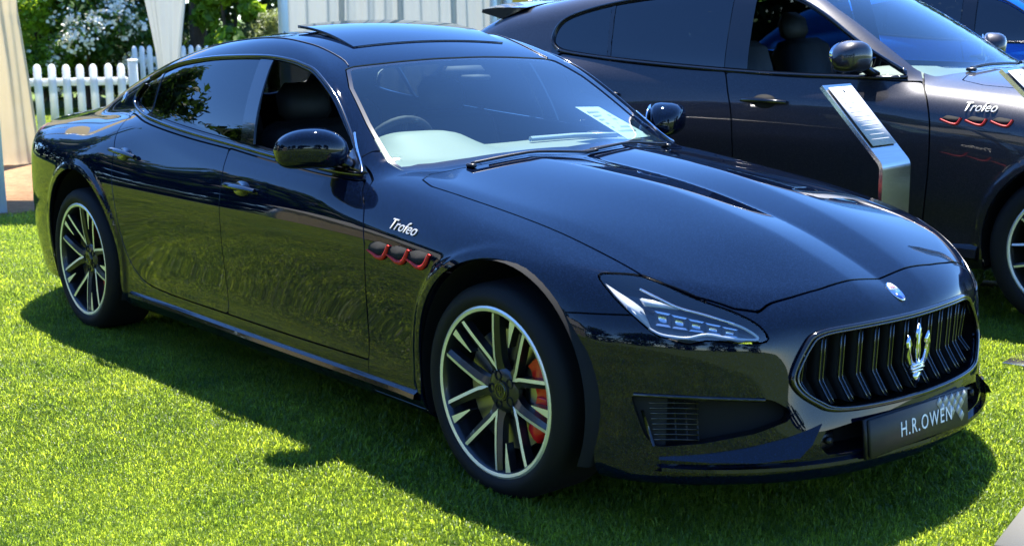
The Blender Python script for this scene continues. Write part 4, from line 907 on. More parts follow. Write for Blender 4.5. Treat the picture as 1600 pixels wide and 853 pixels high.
    sw.build('steering_wheel', 'cabin_black', root, True)
    for sx, sy in ((-1.75, -.38), (-1.75, .38), (-2.70, -.36), (-2.70, .36)): seat(root, (sx, sy, .34), 'seat_leather')
    b = MB(); b.box((-1.9, 0, .27), (2.6, 1.6, .03)); b.build('cabin_floor', 'cabin_black', root)
    b = MB(); b.box((-1.32, .0, 1.285), (.10, .20, .045), bev=.02); b.box((-1.26, 0, 1.262), (.16, .10, .02), bev=.008); b.build('rear_view_mirror', 'cabin_black', root)
    # sheet of paper behind the windscreen (printed lines only)
    Q, Nn = pix_on(skin, [(902, 161), (939, 161), (1020, 207), (984, 211)]); Q = Q-Nn*.02; sh = mk('window_card', np.concatenate([Q, Q-Nn*.002]), [[0, 1, 2, 3], [7, 6, 5, 4]], 'pale_green_paper', root)
    for k in range(6):
        t0, t1 = .14+k*.12, .14+k*.12+.055; w0, w1 = .15, (.85 if k % 3 else .62); f = lambda a, bb: (Q[0]*(1-a)+Q[1]*a)*(1-bb)+(Q[3]*(1-a)+Q[2]*a)*bb
        q = np.array([f(w0, t0), f(w1, t0), f(w1, t1), f(w0, t1)])+Nn*.001; mk('printed_line', q, [[0, 1, 2, 3]], 'print_grey', sh)
    OFF = np.zeros(3); return root, skin
saloon, saloon_skin = build_saloon()
# ------------------------------------------------------------------ the two SUVs behind
def suv_meshes():
    """cut the SUV body once; both cars share the pieces"""
    S = suv_shape(); skin = Skin(S.F); body = implicit_mesh(S.F, S.lo, S.hi, .021, 2); C = Cutter(body); out = []
    for a in S.arch: C.cut(circle_arch(*a), 0)
    ws_half = [(-1.40, 0), (-1.405, .25), (-1.42, .45), (-1.40, .60), (-1.25, .655), (-1.0, .70), (-.80, .725), (-.70, .70), (-.62, .52), (-.575, .28), (-.56, 0)]
    out.append(('windscreen', inset(C.cut(in_top(ws_half, .95), .008), .004), 'glass_front'))
    out.append(('bonnet', C.cut(in_top([(-.53, 0), (-.545, .28), (-.59, .55), (-.57, .70), (-.45, .745), (0, .735), (.4, .71), (.62, .64), (.72, .45), (.745, 0)], .6), .008), 'paint'))
    out.append(('rear_window', C.cut(in_top([(-3.68, 0), (-3.66, .5), (-3.98, .52), (-4.02, 0)], 1.15), .008), 'privacy'))
    dlo = smooth_poly([(-2.985, 1.305), (-2.965, 1.385), (-2.87, 1.44), (-2.6, 1.502), (-2.2, 1.545), (-1.75, 1.553), (-1.5, 1.527), (-1.30, 1.44), (-1.05, 1.285), (-.84, 1.165), (-.84, 1.150), (-1.1, 1.151), (-1.5, 1.158), (-1.9, 1.176), (-2.4, 1.206), (-2.75, 1.235), (-2.92, 1.258)], 4)
    for sd in (-1, 1):
        ap = C.cut(lambda x, y, z, sd=sd: np.maximum(np.maximum(poly_sd(dlo, x, z), .3-np.abs(y)), -sd*y), .006); K = Cutter(ap)
        out.append(('pillar_trim', inset(K.cut(in_side([(-1.63, 1.0), (-1.77, 1.0), (-1.84, 1.7), (-1.70, 1.7)]), .006), .002), 'black'))
        out.append(('window_divider', inset(K.cut(in_side([(-2.50, 1.0), (-2.53, 1.0), (-2.66, 1.7), (-2.63, 1.7)]), .002), .003), 'black'))
        V = K.M[0]; fq = V[:, 0]+2.57; out.append(('quarter_window', inset(clip(K.M, fq), .006), 'privacy')); r = clip(K.M, -fq); V = r[0]
        out.append(('rear_side_window', inset(clip(r, V[:, 0]+1.73), .006), 'rear_glass')); fr = clip(r, -(V[:, 0]+1.73))
        out.append(('front_side_window', inset(fr, .006), 'front_glass_l' if sd > 0 else 'front_glass_r'))
    fe = [(-.72, 1.115), (-.655, 1.03), (-.622, .91), (-.62, .70), (-.64, .46), (-.645, .40)]; me_ = [(-1.775, 1.15), (-1.735, 1.05), (-1.70, .93), (-1.685, .72), (-1.69, .45), (-1.69, .40)]
    re_ = [(-2.93, 1.225), (-2.80, 1.10), (-2.68, .93), (-2.60, .75), (-2.52, .60), (-2.40, .46), (-2.30, .40)]
    fd = np.concatenate([smooth_poly(fe, 4, False), smooth_poly(me_[::-1], 4, False), smooth_poly([(-1.74, 1.150), (-1.4, 1.133), (-1.0, 1.128), (-.74, 1.12)], 3, False)])
    rd = np.concatenate([smooth_poly(me_, 4, False), smooth_poly(re_[::-1], 4, False), smooth_poly([(-2.9, 1.228), (-2.4, 1.183), (-2.0, 1.158), (-1.79, 1.152)], 3, False)])
    for sd in (-1, 1):
        for nm, poly, h in (('front_door', fd, ((-1.64, 1.008), (-1.385, 1.004))), ('rear_door', rd, ((-2.66, 1.02), (-2.42, 1.012)))):
            out.append((nm, C.cut(in_side(poly, sd), .008), 'paint', h, sd))
    for sd in (-1, 1): out.append(('front_wing', C.cut(in_side([(-.80, 1.2), (-.72, 1.115), (-.655, 1.03), (-.622, .91), (-.62, .70), (-.645, .40), (-.645, .2), (-.3, .2), (.3, .9), (.5, .9), (.62, 1.2)], sd, .45), .006), 'paint'))
    out.append(('body_shell', C.M, 'paint'))
    L = Cutter(inset(body, .025))
    for a in S.arch: L.cut(circle_arch(a[0], a[1], a[2]+.004), 0)
    L.cut(in_top(ws_half, .95), 0); L.cut(lambda x, y, z: np.maximum(poly_sd(dlo, x, z), .3-np.abs(y)), 0)
    out.append(('inner_shell', L.M, 'lining')); return S, skin, out
SUV = suv_meshes()
def build_suv(name, loc, rz, label, m, glass_m, see_through, detail=True):
    S, skin, pieces = SUV; root = thing(name, loc, label, 'car', None, rz)
    table = {'paint': m, 'glass_front': 'windscreen_glass', 'privacy': 'privacy_glass', 'rear_glass': glass_m, 'black': 'gloss_black', 'lining': 'cabin_black', 'front_glass_l': 'side_glass' if see_through else glass_m, 'front_glass_r': None if see_through else glass_m}
    for p in pieces:
        mt = table[p[2]]
        if mt is None: continue                        # that window is wound down
        o = panel(p[0], p[1], mt, root, .010 if p[2] in ('paint',) else 0)
        if len(p) > 3:
            (h0, h1), sd = p[3], p[4]; xs = np.linspace(0, 1, 9); P = np.stack([h0[0]+(h1[0]-h0[0])*xs, h0[1]+(h1[1]-h0[1])*xs], 1); Q, Nn = skin.side(P, sd); off = .010+.024*np.sin(np.pi*xs)**.5
            b = MB().tube(Q+Nn*off[:, None], .008+.009*np.sin(np.pi*np.clip(xs, .06, .94))**.4, 10, flat=.8); auto_smooth(fix_normals(b.build('handle', 'gloss_black', o)))
            ce = Q[4]; uu, vv, ww = rot_frame(Nn[4]); ell = [(math.cos(a)*.07, math.sin(a)*.036) for a in np.linspace(0, 2*math.pi, 22, False)]
            cup = MB(); cup.prism(ell, lambda P: ce-ww*.01+P[:, :1]*uu+P[:, 1:]*vv, lambda P: ce+ww*.004+P[:, :1]*uu+P[:, 1:]*vv); fix_normals(cup.build('handle_cup', 'liner', o))
    for sd in (-1, 1):
        low = [(-2.93, 1.243), (-2.75, 1.222), (-2.4, 1.192), (-1.9, 1.162), (-1.5, 1.145), (-1.1, 1.138), (-.80, 1.138)]
        P = side_strip(skin, low, sd, .003, 0); MB().tube(P, .009, 8).build('window_strip', 'gloss_black', root, True)
        upp = [(-.82, 1.165), (-1.05, 1.295), (-1.30, 1.452), (-1.5, 1.54), (-1.75, 1.566), (-2.2, 1.557), (-2.6, 1.514), (-2.88, 1.45), (-2.98, 1.39), (-2.998, 1.30), (-2.93, 1.243)]
        P = side_strip(skin, upp, sd, .001, 0); MB().tube(P, .010, 8).build('window_frame', 'gloss_black', root, True)
        # sills and arch mouldings
        xs = np.linspace(-2.55, -.36, 18); Q, Nn = skin.side(np.stack([xs, np.full(18, .35)], 1), sd); V = []; F = []
        for q in Q: V += [[q[0], q[1]-sd*.01, .372], [q[0], q[1]+sd*.02, .35], [q[0], q[1]+sd*.024, .31], [q[0], q[1]-sd*.03, .285]]
        for i in range(17):
            for j in range(3): F.append([i*4+j, (i+1)*4+j, (i+1)*4+j+1, i*4+j+1])
        auto_smooth(fix_normals(MB().add(V, F).build('sill_blade', m, root)), 30)
    for cx, cz, r in S.arch:
        for sd in (-1, 1):
            b = MB(); b.lathe([(r-.004, 0), (r+.012, .03), (r+.012, .36), (.05, .36)], 36, c=(cx, 0, cz), a0=-1.9, a1=1.9); V = np.concatenate(b.V); V[:, 1] = sd*(.95-V[:, 1]); b.V = [V]; b.build('wheel_housing', 'liner', root)
    spec = dict(n=7, a0=math.radians(60), half=math.radians(13), apex=.11, arm=.017, bright=.010, finger=0, cal=1)
    for x in (.06, -2.95):
        for sd in (-1, 1): build_wheel(root, (x, sd*.955, .375), sd, .375, .285, .26, spec)
    mirror_pair(root, skin, (-.985, .885), (-1.07, 1.085), 1.225, (.095, .082), m)
    if detail:
        for sd in (-1, 1):
            for k in range(3):
                x0 = -.575+.12*k; out = round_poly([(x0, .955), (x0+.05, .937), (x0+.085, .937), (x0+.100, .965), (x0+.03, .975)], .012, 3); Q, Nn = skin.side(out, sd); n = len(Q)
                b = MB().add(np.concatenate([Q+Nn*.003, Q-Nn*.012]), [list(range(n)), *[[i, (i+1) % n, n+(i+1) % n, n+i] for i in range(n)]]); vent = fix_normals(b.build('side_vent', 'liner', root))
                P = smooth_poly([(x0, .954), (x0+.03, .943), (x0+.06, .935), (x0+.084, .937), (x0+.10, .964)], 5, False); Q, Nn = skin.side(P, sd); MB().tube(Q+Nn*.005, .0055, 8).build('red_insert', 'vent_red', vent, True)
            V, F = text_mesh('Trofeo', .058, shear=.35, extrude=.0015); w = V[:, 0].max()-V[:, 0].min(); V[:, 0] *= .150/w; sx = 1 if sd < 0 else -1
            Q, Nn = skin.side(np.stack([-.40+V[:, 0]*sx, 1.012+V[:, 1]], 1), sd); mk('script_badge', Q+Nn*(.004+V[:, 2:3]), F, 'script_chrome', root)
        b = MB(); b.tube([(-3.50, -.55, 1.525), (-3.56, -.3, 1.545), (-3.58, 0, 1.55), (-3.56, .3, 1.545), (-3.50, .55, 1.525)], .03, 10, flat=.5); V = []; F = []
        for y in np.linspace(-.62, .62, 13):
            e = 1-.25*(abs(y)/.62)**3; V += [[-3.30, y, 1.545-.05*(y/.62)**2], [-3.55, y, 1.545-.05*(y/.62)**2], [-3.55-.14*e, y, 1.535-.05*(y/.62)**2], [-3.55-.15*e, y, 1.515-.05*(y/.62)**2], [-3.5, y, 1.475-.05*(y/.62)**2]]
        for i in range(12):
            for j in range(4): F.append([i*5+j, (i+1)*5+j, (i+1)*5+j+1, i*5+j+1])
        F += [[0, 1, 2, 3, 4], [60, 64, 63, 62, 61]]; auto_smooth(fix_normals(MB().add(V, F).build('tail_spoiler', m, root)), 40)
    b = MB(); V = []; nx, ny = 8, 24
    for i in range(nx+1):
        for j in range(ny+1):
            t = i/nx; y = -.70+1.4*j/ny; x = -.62-.16*(abs(y)/.7)**2-.42*t; V.append([x, y, 1.125+.05*math.exp(-((y+.37)/.2)**4)*min(1, t*2)])
    F = [[i*(ny+1)+j, i*(ny+1)+j+1, (i+1)*(ny+1)+j+1, (i+1)*(ny+1)+j] for i in range(nx) for j in range(ny)]; MB().add(V, F).build('dashboard', 'dash_cream', root, True)
    for sx, sy in ((-1.82, -.40), (-1.82, .40), (-2.65, -.38), (-2.65, .38)): seat(root, (sx, sy, .56), 'seat_leather')
    b = MB(); b.box((-1.9, 0, .45), (2.6, 1.6, .03)); b.build('cabin_floor', 'cabin_black', root)
    sw = MB(); cc = np.array([-1.25, -.38, 1.12]); uu, vv, ww = rot_frame((-.88, 0, .47), (0, 1, 0)); sw.tube([cc+.18*(math.cos(a)*uu+math.sin(a)*vv) for a in np.linspace(0, 2*math.pi, 30, False)], .016, 8, True); sw.tube([cc, cc-ww*.2], .03, 8); sw.build('steering_wheel', 'cabin_black', root, True)
    for pts in ([(-.60, -.50), (-.56, -.25), (-.535, .0)], [(-.63, .55), (-.57, .32), (-.54, .05)]):
        P = smooth_poly(pts, 5, False); Q, Nn = skin.top(P); w = MB().tube(Q+Nn*.02, .008, 6); w.box(Q[0]+Nn[0]*.012, (.05, .03, .018), bev=.005); w.build('wiper', 'black_trim', root)
    return root
build_suv('suv_car', (-.04, 3.216, .053), .203, 'dark grey SUV with open front window and red side vents', 'grey_paint', 'privacy_glass', True)
bw = pixel_at(1508, 64, 13.6); bx_ = bw[:2]-np.array([math.cos(.2)*-1.72-math.sin(.2)*-.9, math.sin(.2)*-1.72+math.cos(.2)*-.9])
build_suv('suv_car', (bx_[0], bx_[1], .055), .20, 'bright blue SUV parked behind the dark grey SUV', 'blue_paint', 'privacy_glass', False, False)
# ------------------------------------------------------------------ lawn, fences, tents, stands
def ground_z(x, y): return np.clip((np.asarray(y, float)-1.25)*.065, 0, .055)
LAWN = mat('lawn_soil', (.06, .11, .015), .9); noise_color(LAWN, (.075, .12, .016), (.12, .18, .026), 2.0, 9, .75)
gx = np.concatenate([[-220, -80, -40], np.arange(-24, 12, 1.2), [20, 60, 220]]); gy = np.concatenate([[-220, -80, -30], np.arange(-14, 24, 1.2), [40, 90, 220]])
A, B = np.meshgrid(gx, gy, indexing='ij'); Vg = np.stack([A.ravel(), B.ravel(), ground_z(A.ravel(), B.ravel())], 1); n_ = len(gy)
lawn = link('lawn', raw('lawn', Vg, np.array([[i*n_+j, (i+1)*n_+j, (i+1)*n_+j+1, i*n_+j+1] for i in range(len(gx)-1) for j in range(n_-1)]), True, mats=[LAWN])); props(lawn, kind='structure')
FEN = mat('white_fence', (.82, .82, .80), .5); noise_color(FEN, (.76, .76, .73), (.86, .86, .84), 5, 5)
def picket_fence(p0, p1, n, h, label, post_at=(), w=.075, gate_gap=None):
    p0 = np.array([*p0[:2], 0.]); p1 = np.array([*p1[:2], 0.]); z0 = float(ground_z(p0[0], p0[1])); d = p1-p0; L = np.linalg.norm(d); a = math.atan2(d[1], d[0])
    root = thing('picket_fence', (p0[0], p0[1], z0), label, 'fence', None, a)
    pts = [(-w/2, .05), (w/2, .05), (w/2, h-.045), (w*.36, h-.016), (w*.14, h), (-w*.14, h), (-w*.36, h-.016), (-w/2, h-.045)]
    b = MB(); b.prism(pts, lambda P: np.stack([P[:, 0], 0*P[:, 0]+.012, P[:, 1]], 1), lambda P: np.stack([P[:, 0], 0*P[:, 0]-.012, P[:, 1]], 1)); o = fix_normals(b.build('picket', 'white_fence', root)); me = o.data
    for k in range(n):
        q = o if k == 0 else link('picket', me, root)
        q.location = (L*(k+.5)/n, -.03, random.uniform(-.006, .006)); q.rotation_euler = (0, random.uniform(-.012, .012), 0)
    for zz in (.13, h-.20): MB().box((L/2, 0, zz), (L, .035, .085), bev=.005).build('rail', 'white_fence', root)
    for t in post_at:
        b = MB(); b.box((L*t, .02, (h+.02)/2), (.10, .10, h+.02), bev=.008); b.box((L*t, .02, h+.028), (.115, .115, .022), bev=.008); b.build('post', 'white_fence', root)
    return root
a0 = pixel_ground(36, 232, .055); a1 = pixel_ground(208, 227, .055)
picket_fence(a0, a1, 8, .93, 'white picket fence beside the cream tent curtain and brown matting', (1.04,), .085)
b0 = pixel_at(205, 120, 20.6); b1 = pixel_at(420, 120, 20.6)
picket_fence(b0, b1, 17, 1.0, 'farther white picket fence run behind the car roof', (), .075)
# canvas
CAN = mat('canvas', (.66, .58, .43), .75); noise_color(CAN, (.60, .51, .36), (.72, .64, .50), 2.2, 5); bump(CAN, 3, .25, .05, vec=(2, 2, .5))
CANW = mat('canvas_white', (.55, .54, .49), .7); noise_color(CANW, (.50, .49, .44), (.58, .57, .52), 2.0, 5, vec=(1, 1, .4)); bump(CANW, 2.4, .3, .05, vec=(4, 4, .3))
FEN.node_tree.nodes['Principled BSDF'].inputs['Subsurface Weight'].default_value = 1.; FEN.node_tree.nodes['Principled BSDF'].inputs['Subsurface Radius'].default_value = (1, 1, 1); FEN.node_tree.nodes['Principled BSDF'].inputs['Subsurface Scale'].default_value = .04
for m_ in (CAN, CANW):
    n = m_.node_tree.nodes; l = m_.node_tree.links; tr = n.new('ShaderNodeBsdfTranslucent'); tr.inputs[0].default_value = (.62, .50, .30, 1) if m_ is CAN else (.42, .43, .41, 1); mx = n.new('ShaderNodeMixShader'); mx.inputs[0].default_value = .5
    l.new(n['Principled BSDF'].outputs[0], mx.inputs[1]); l.new(tr.outputs[0], mx.inputs[2]); l.new(mx.outputs[0], n['Material Output'].inputs[0])
mat('tent_pole', (.62, .66, .70), .4, .2); mat('yellow_board', (.72, .42, .04), .6)
def drape(name, pts, wid, label, m, folds=7, puddle=0., seed=1):
    """gathered tent-leg cloth hanging from the eaves; pts = (centre, half width) from the ground up, in a plane facing the camera"""
    r = random.Random(seed); base = pts[0][0]; root = thing(name, tuple(base), label, 'tent'); V = []; F = []; nu = 64; H = [p for p, _, _ in pts]; ph = [r.uniform(0, 6.28) for _ in range(6)]
    P = smooth_poly([np.concatenate([np.array(p), [w, d]]) for p, w, d in pts], 7, False); nv = len(P)
    for q in P:
        c, w, dp = q[:3], q[3], q[4]; t = (c[2]-base[2])
        for i in range(nu):
            a = math.pi+math.pi*i/(nu-1); k = 1+.10*math.sin(folds*a+ph[0]+t*.5)+.05*math.sin((folds*2+1)*a+ph[1]-t*.7)
            k *= 1+(.14*math.sin(3*a+ph[2])*math.exp(-t*2.2) if puddle else 0)
            lat = np.array([rr_[0], rr_[1], 0.]); dep = np.array([fw[0], fw[1], 0.])/math.hypot(fw[0], fw[1])
            V.append(c-base+lat*w*k*math.cos(a)+dep*dp*k*math.sin(a))
    for j in range(nv-1):
        for i in range(nu-1): F.append([j*nu+i, j*nu+i+1, (j+1)*nu+i+1, (j+1)*nu+i])
    o = MB().add(V, F).build('cloth', m, root); fix_normals(o); auto_smooth(o, 70); return root
g1 = pixel_ground(14, 262); D1 = math.hypot(*(g1-CAM)[:2])
def onp(u, v, dist=None): return pixel_at(u, v, dist or D1)
t1 = [(onp(16, 264), .27, .2), (onp(15, 252), .29, .22), (onp(11, 225), .28, .2), (onp(6, 180), .27, .18), (onp(0, 110), .245, .18), (onp(-8, 40), .225, .18), (onp(-14, 0), .23, .18), (onp(-34, -140), .32, .2)]
drape('tent_curtain', t1, .2, 'cream gathered tent curtain at the edge of the brown matting', 'canvas', 6, .1, 3)
D2 = 15.2; zq = lambda u, v: pixel_at(u, v, D2)
g2 = pixel_at(268, 200, D2); g2[2] = float(ground_z(g2[0], g2[1]))
t2 = [(g2, .12, .10)]+[(zq(u, v), w, .12) for u, v, w in ((266, 150, .11), (266, 100, .12), (264, 60, .15), (262, 20, .19), (260, -30, .24), (258, -130, .32))]
drape('tent_curtain', t2, .2, 'white gathered tent curtain behind the picket fence', 'canvas_white', 5, 0, 5)
# pole beside the matting
pp = pixel_ground(3, 338); root = thing('tent_pole', tuple(pp), 'pale blue-grey tent pole standing at the near corner of the matting', 'pole')
b = MB(); b.box((0, 0, .006), (.16, .16, .012), bev=.003); b.box((0, 0, 1.4), (.07, .07, 2.8), bev=.008); b.build('shaft', 'tent_pole', root)
# brown matting
MT = mat('coir_mat', (.30, .16, .07), .95); noise_color(MT, (.22, .115, .05), (.36, .20, .09), 14, 7, .7); bump(MT, 160, .5, .01)
q = [pixel_ground(-160, 352), pixel_ground(72, 334), pixel_ground(66, 261), pixel_ground(-60, 262)]; zc = [float(ground_z(p[0], p[1])) for p in q]
b = MB(); V = [np.array([p[0], p[1], z+.03]) for p, z in zip(q, zc)]+[np.array([p[0], p[1], z-.01]) for p, z in zip(q, zc)]; b.add(V, [[0, 1, 2, 3], [0, 4, 5, 1], [1, 5, 6, 2], [2, 6, 7, 3], [3, 7, 4, 0]]); o = fix_normals(b.build('floor_mat', 'coir_mat')); props(o, 'brown coir matting laid on the grass under the tent', 'mat')
# unseen canvas strip, added to cast the tent roof's shade on the matting
sc_ = pixel_ground(-6, 338); cz_ = 2.75; cpos = sc_+SUN/SUN[2]*cz_; da_ = math.atan2(rr_[1], rr_[0])
rf = thing('shade_awning', (cpos[0], cpos[1], 0), 'unseen narrow cream canvas strip added to shade the brown matting', 'tent', None, da_)
n = 10; V = []; F = []
for i in range(n+1):
    for j in range(5): V.append([-1.35+1.9*i/n, -.62+1.25*j/4, cz_-.10*math.sin(math.pi*i/n)+.12*j/4])
F = [[i*5+j, (i+1)*5+j, (i+1)*5+j+1, i*5+j+1] for i in range(n) for j in range(4)]; MB().add(V, F).build('roof', 'canvas', rf, True)
for y in (-.55, .55): MB().box((-1.28, y, 1.38), (.05, .05, 2.76)).build('pole', 'tent_pole', rf)
# white marquee wall with panels, behind the car
w0 = pixel_at(441, 60, 15.5); w1 = pixel_at(790, 60, 17.0); w0[2] = w1[2] = .06; d = w1-w0; L = np.linalg.norm(d); mq = thing('marquee_wall', tuple(w0), 'white canvas marquee wall with hanging folds behind the car roof', 'marquee', None, math.atan2(d[1], d[0]))
np_ = 4
for k in range(np_):
    x0, x1 = L*k/np_, L*(k+1)/np_; V = []; F = []; nu = 40; r = random.Random(40+k); ph = [r.uniform(0, 6.3) for _ in range(4)]
    for j in range(9):
        z = 3.2*j/8
        for i in range(nu+1):
            t = i/nu; x = x0-.04+(x1-x0+.08)*t; s = .3+.7*math.sin(math.pi*t)**.5; V.append([x, .035*s*(math.sin(t*21+ph[0]+z*.25)+.7*math.sin(t*9+ph[1]-z*.4)+.4*math.sin(t*43+ph[2]))+.02*math.sin(z*2+k), z])
    F = [[j*(nu+1)+i, j*(nu+1)+i+1, (j+1)*(nu+1)+i+1, (j+1)*(nu+1)+i] for j in range(8) for i in range(nu)]; MB().add(V, F).build('canvas_panel', 'canvas_white', mq, True)
for k in (0, np_): MB().box((L*k/np_, -.05, 1.6), (.09, .09, 3.2), bev=.01).build('post', 'tent_pole', mq)
p_ = pixel_at(771, 30, 16.2); p_[2] = .06; po = thing('tent_pole', tuple(p_), 'pale grey tent pole beside the marquee wall', 'pole'); MB().box((0, 0, 1.6), (.07, .07, 3.2), bev=.01).build('shaft', 'tent_pole', po); MB().box((0, 0, .006), (.16, .16, .012)).build('foot_plate', 'tent_pole', po)
p_ = pixel_at(800, 30, 17.2); p_[2] = .06; yb = thing('display_board', tuple(p_), 'yellow display board beyond the grey SUV tail', 'board', None, YAW-math.pi/2); MB().box((0, 0, 1.3), (.42, .05, 2.4), bev=.01).build('panel', 'yellow_board', yb); MB().box((0, 0, .05), (.5, .4, .1), bev=.01).build('base', 'tent_pole', yb)
# ------------------------------------------------------------------ information stands
def info_stand(name, loc, rz, label, ztop, zbend, width=.215, base=True):
    root = thing(name, loc, label, 'info stand', 'information stands beside the cars', rz)
    # side profile: leg, rounded bend, sloping panel. x forward is the reading side
    th = .018; run = .30; prof = [(0, .01), (0, zbend-.05)]
    for k in range(1, 7):
        a = k/6*.80; prof.append((-.05*(1-math.cos(a))*1.2, zbend-.05+.06*math.sin(a)))
    e = np.array([-run, ztop-zbend]); e /= np.linalg.norm(e); p0 = np.array(prof[-1]); Lp = (ztop-p0[1])/e[1]; prof.append(tuple(p0+e*Lp))
    P = np.array(prof); n = len(P); T = np.gradient(P, axis=0); T /= np.linalg.norm(T, axis=1)[:, None]; Nn = np.stack([T[:, 1], -T[:, 0]], 1); I = P-Nn*th; V = []; F = []
    for sgn in (-1, 1):
        for a in (P, I): V += [[q[0], sgn*width/2, q[1]] for q in a]
    for i in range(n-1):
        F += [[i, i+1, 2*n+i+1, 2*n+i], [n+i, 3*n+i, 3*n+i+1, n+i+1], [i, n+i, n+i+1, i+1], [2*n+i, 2*n+i+1, 3*n+i+1, 3*n+i]]
    F += [[0, 2*n, 3*n, n], [n-1, 2*n-1, 4*n-1, 3*n-1]]
    o = MB().add(V, F).build('bent_panel', 'brushed_steel', root); fix_normals(o); auto_smooth(o, 30)
    MB().box((-.06, 0, .006), (.36, width*1.25, .012), bev=.003).build('base_plate', 'brushed_steel', root)
    nn = np.array([e[1], -e[0]]); c0 = p0+e*Lp*.56
    R = np.array([[nn[0], 0, e[0]], [0, 1, 0], [nn[1], 0, e[1]]])
    sh = MB().box((c0[0]+nn[0]*.007, 0, c0[1]+nn[1]*.007), (.004, width*.82, Lp*.78), R).build('sheet', 'paper', root)
    for k in range(11):
        t = .30-k*.062; w = width*(.5 if k in (3, 9) else .62); cc = c0+e*Lp*t*.98+nn*.0094
        MB().box((cc[0], 0, cc[1]), (.0006, w if k != 2 else width*.60, .0035 if k != 2 else .005), R).build('printed_line', 'faint_print', sh)
    cc = c0+e*Lp*.335+nn*.0094; MB().box((cc[0], 0, cc[1]), (.0006, .016, .020), R).build('printed_mark', 'print_grey', sh)
    return root
sp = pixel_at(1402, 250, 6.05); sp[2] = float(ground_z(sp[0], sp[1]))
zb = float(pixel_at(1400, 246, 6.05)[2]-sp[2]); zt = float(pixel_at(1317, 132, 6.25)[2]-sp[2])
info_stand('info_stand', tuple(sp), .03, 'brushed steel information stand with a white sheet standing between the black and grey cars', zt, zb)
sp = pixel_at(1704, 130, 6.0); sp[2] = float(ground_z(sp[0], sp[1])); zt = float(pixel_at(1612, 105, 6.2)[2]-sp[2])
info_stand('info_stand', tuple(sp), .2, 'brushed steel information stand beside the grey SUV front wing', zt, zt-.28)
# pale board propped at the corner of the lawn
mat('pale_board', (.19, .185, .165), .5)
e0 = pixel_ground(1552, 876); e1 = pixel_ground(1690, 728); root = thing('sign_board', tuple(e0), 'pale sign board leaning low over the grass at the lawn corner', 'board')
dd = (e1-e0); dd[2] = 0; dd /= np.linalg.norm(dd); out_ = np.array([dd[1], -dd[0], 0]); 
if out_@(CAM-e0) > 0: pass
V = []; 
for s_q, r_q in ((0, 0), (.62, 0), (.62, .42), (0, .42)):
    pnt = dd*s_q+out_*r_q+np.array([0, 0, .05+.16*s_q*.55+.10*r_q]); V.append(pnt)
V += [v-np.array([0, 0, .012]) for v in V]; b = MB().add(V, [[0, 1, 2, 3], [7, 6, 5, 4], [0, 4, 5, 1], [1, 5, 6, 2], [2, 6, 7, 3], [3, 7, 4, 0]]); fix_normals(b.build('panel', 'pale_board', root))
V2 = V[1]; MB().box((V[2]+np.array([0, 0, -.04]))/1*np.array([1, 1, .5]), (.03, .03, V[2][2]), bev=.004).build('prop', 'pale_board', root)
# dark plank in the SUV's shade
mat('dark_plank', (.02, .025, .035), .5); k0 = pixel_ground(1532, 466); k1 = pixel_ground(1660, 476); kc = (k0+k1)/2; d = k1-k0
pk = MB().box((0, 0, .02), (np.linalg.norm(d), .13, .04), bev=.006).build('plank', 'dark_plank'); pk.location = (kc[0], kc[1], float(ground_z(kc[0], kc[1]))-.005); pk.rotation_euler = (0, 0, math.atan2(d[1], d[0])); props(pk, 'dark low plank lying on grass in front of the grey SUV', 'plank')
# ------------------------------------------------------------------ plants
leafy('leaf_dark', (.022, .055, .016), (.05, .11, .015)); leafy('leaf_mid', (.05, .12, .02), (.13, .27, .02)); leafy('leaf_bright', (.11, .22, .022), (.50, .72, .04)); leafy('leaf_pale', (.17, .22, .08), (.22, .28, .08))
mat('petal', (.86, .82, .66), .6); mat('bark', (.09, .065, .045), .9); noise_color(MATS['bark'], (.05, .035, .025), (.13, .095, .065), 6, 8, vec=(3, 3, .6)); bump(MATS['bark'], 8, .8, .03, vec=(3, 3, .5))
def leaf_cloud(r, centres, n, size, aspect=.5, droop=.3, shell=.55):
    """leaf faces spread through several ellipsoid clumps: (centre, radii)"""
    C = np.array([c for c, _ in centres]); Rd = np.array([q for _, q in centres]); w = np.prod(Rd, 1)**.66; k = r.choice(len(C), n, p=w/w.sum())
    d = r.normal(size=(n, 3)); d /= np.linalg.norm(d, axis=1)[:, None]; rad = shell+(1-shell)*r.random(n)**.6; rad *= 1+.12*r.normal(size=n)
    P = C[k]+d*Rd[k]*rad[:, None]; nrm = d*.6+r.normal(size=(n, 3))*.6+np.array([0, 0, .35]); nrm /= np.linalg.norm(nrm, axis=1)[:, None]
    t = np.cross(nrm, r.normal(size=(n, 3))); t[:, 2] -= droop; t -= nrm*(t*nrm).sum(1)[:, None]; t /= np.linalg.norm(t, axis=1)[:, None]; b = np.cross(nrm, t)
    s = size*(.6+.8*r.random(n))[:, None]; V = np.stack([P-t*s*.5, P+b*s*aspect*.5+nrm*s*.08, P+t*s*.55, P-b*s*aspect*.5+nrm*s*.08], 1).reshape(-1, 3)
    return V, np.arange(4*n).reshape(n, 4)
def clumps(r, base, size, n, rmin, rmax, zmin=.25):
    out = []
    for _ in range(n):
        a = r.random()*6.283; q = math.sqrt(r.random())*.85; z = zmin+(1-zmin)*r.random(); f = 1-.45*max(0, z-.55)/.45
        p = np.array([math.cos(a)*q*size[0]*f, math.sin(a)*q*size[1]*f, z*size[2]]); rr = rmin+(rmax-rmin)*r.random(); out.append((p, np.array([rr, rr, rr*.8])))
    return out
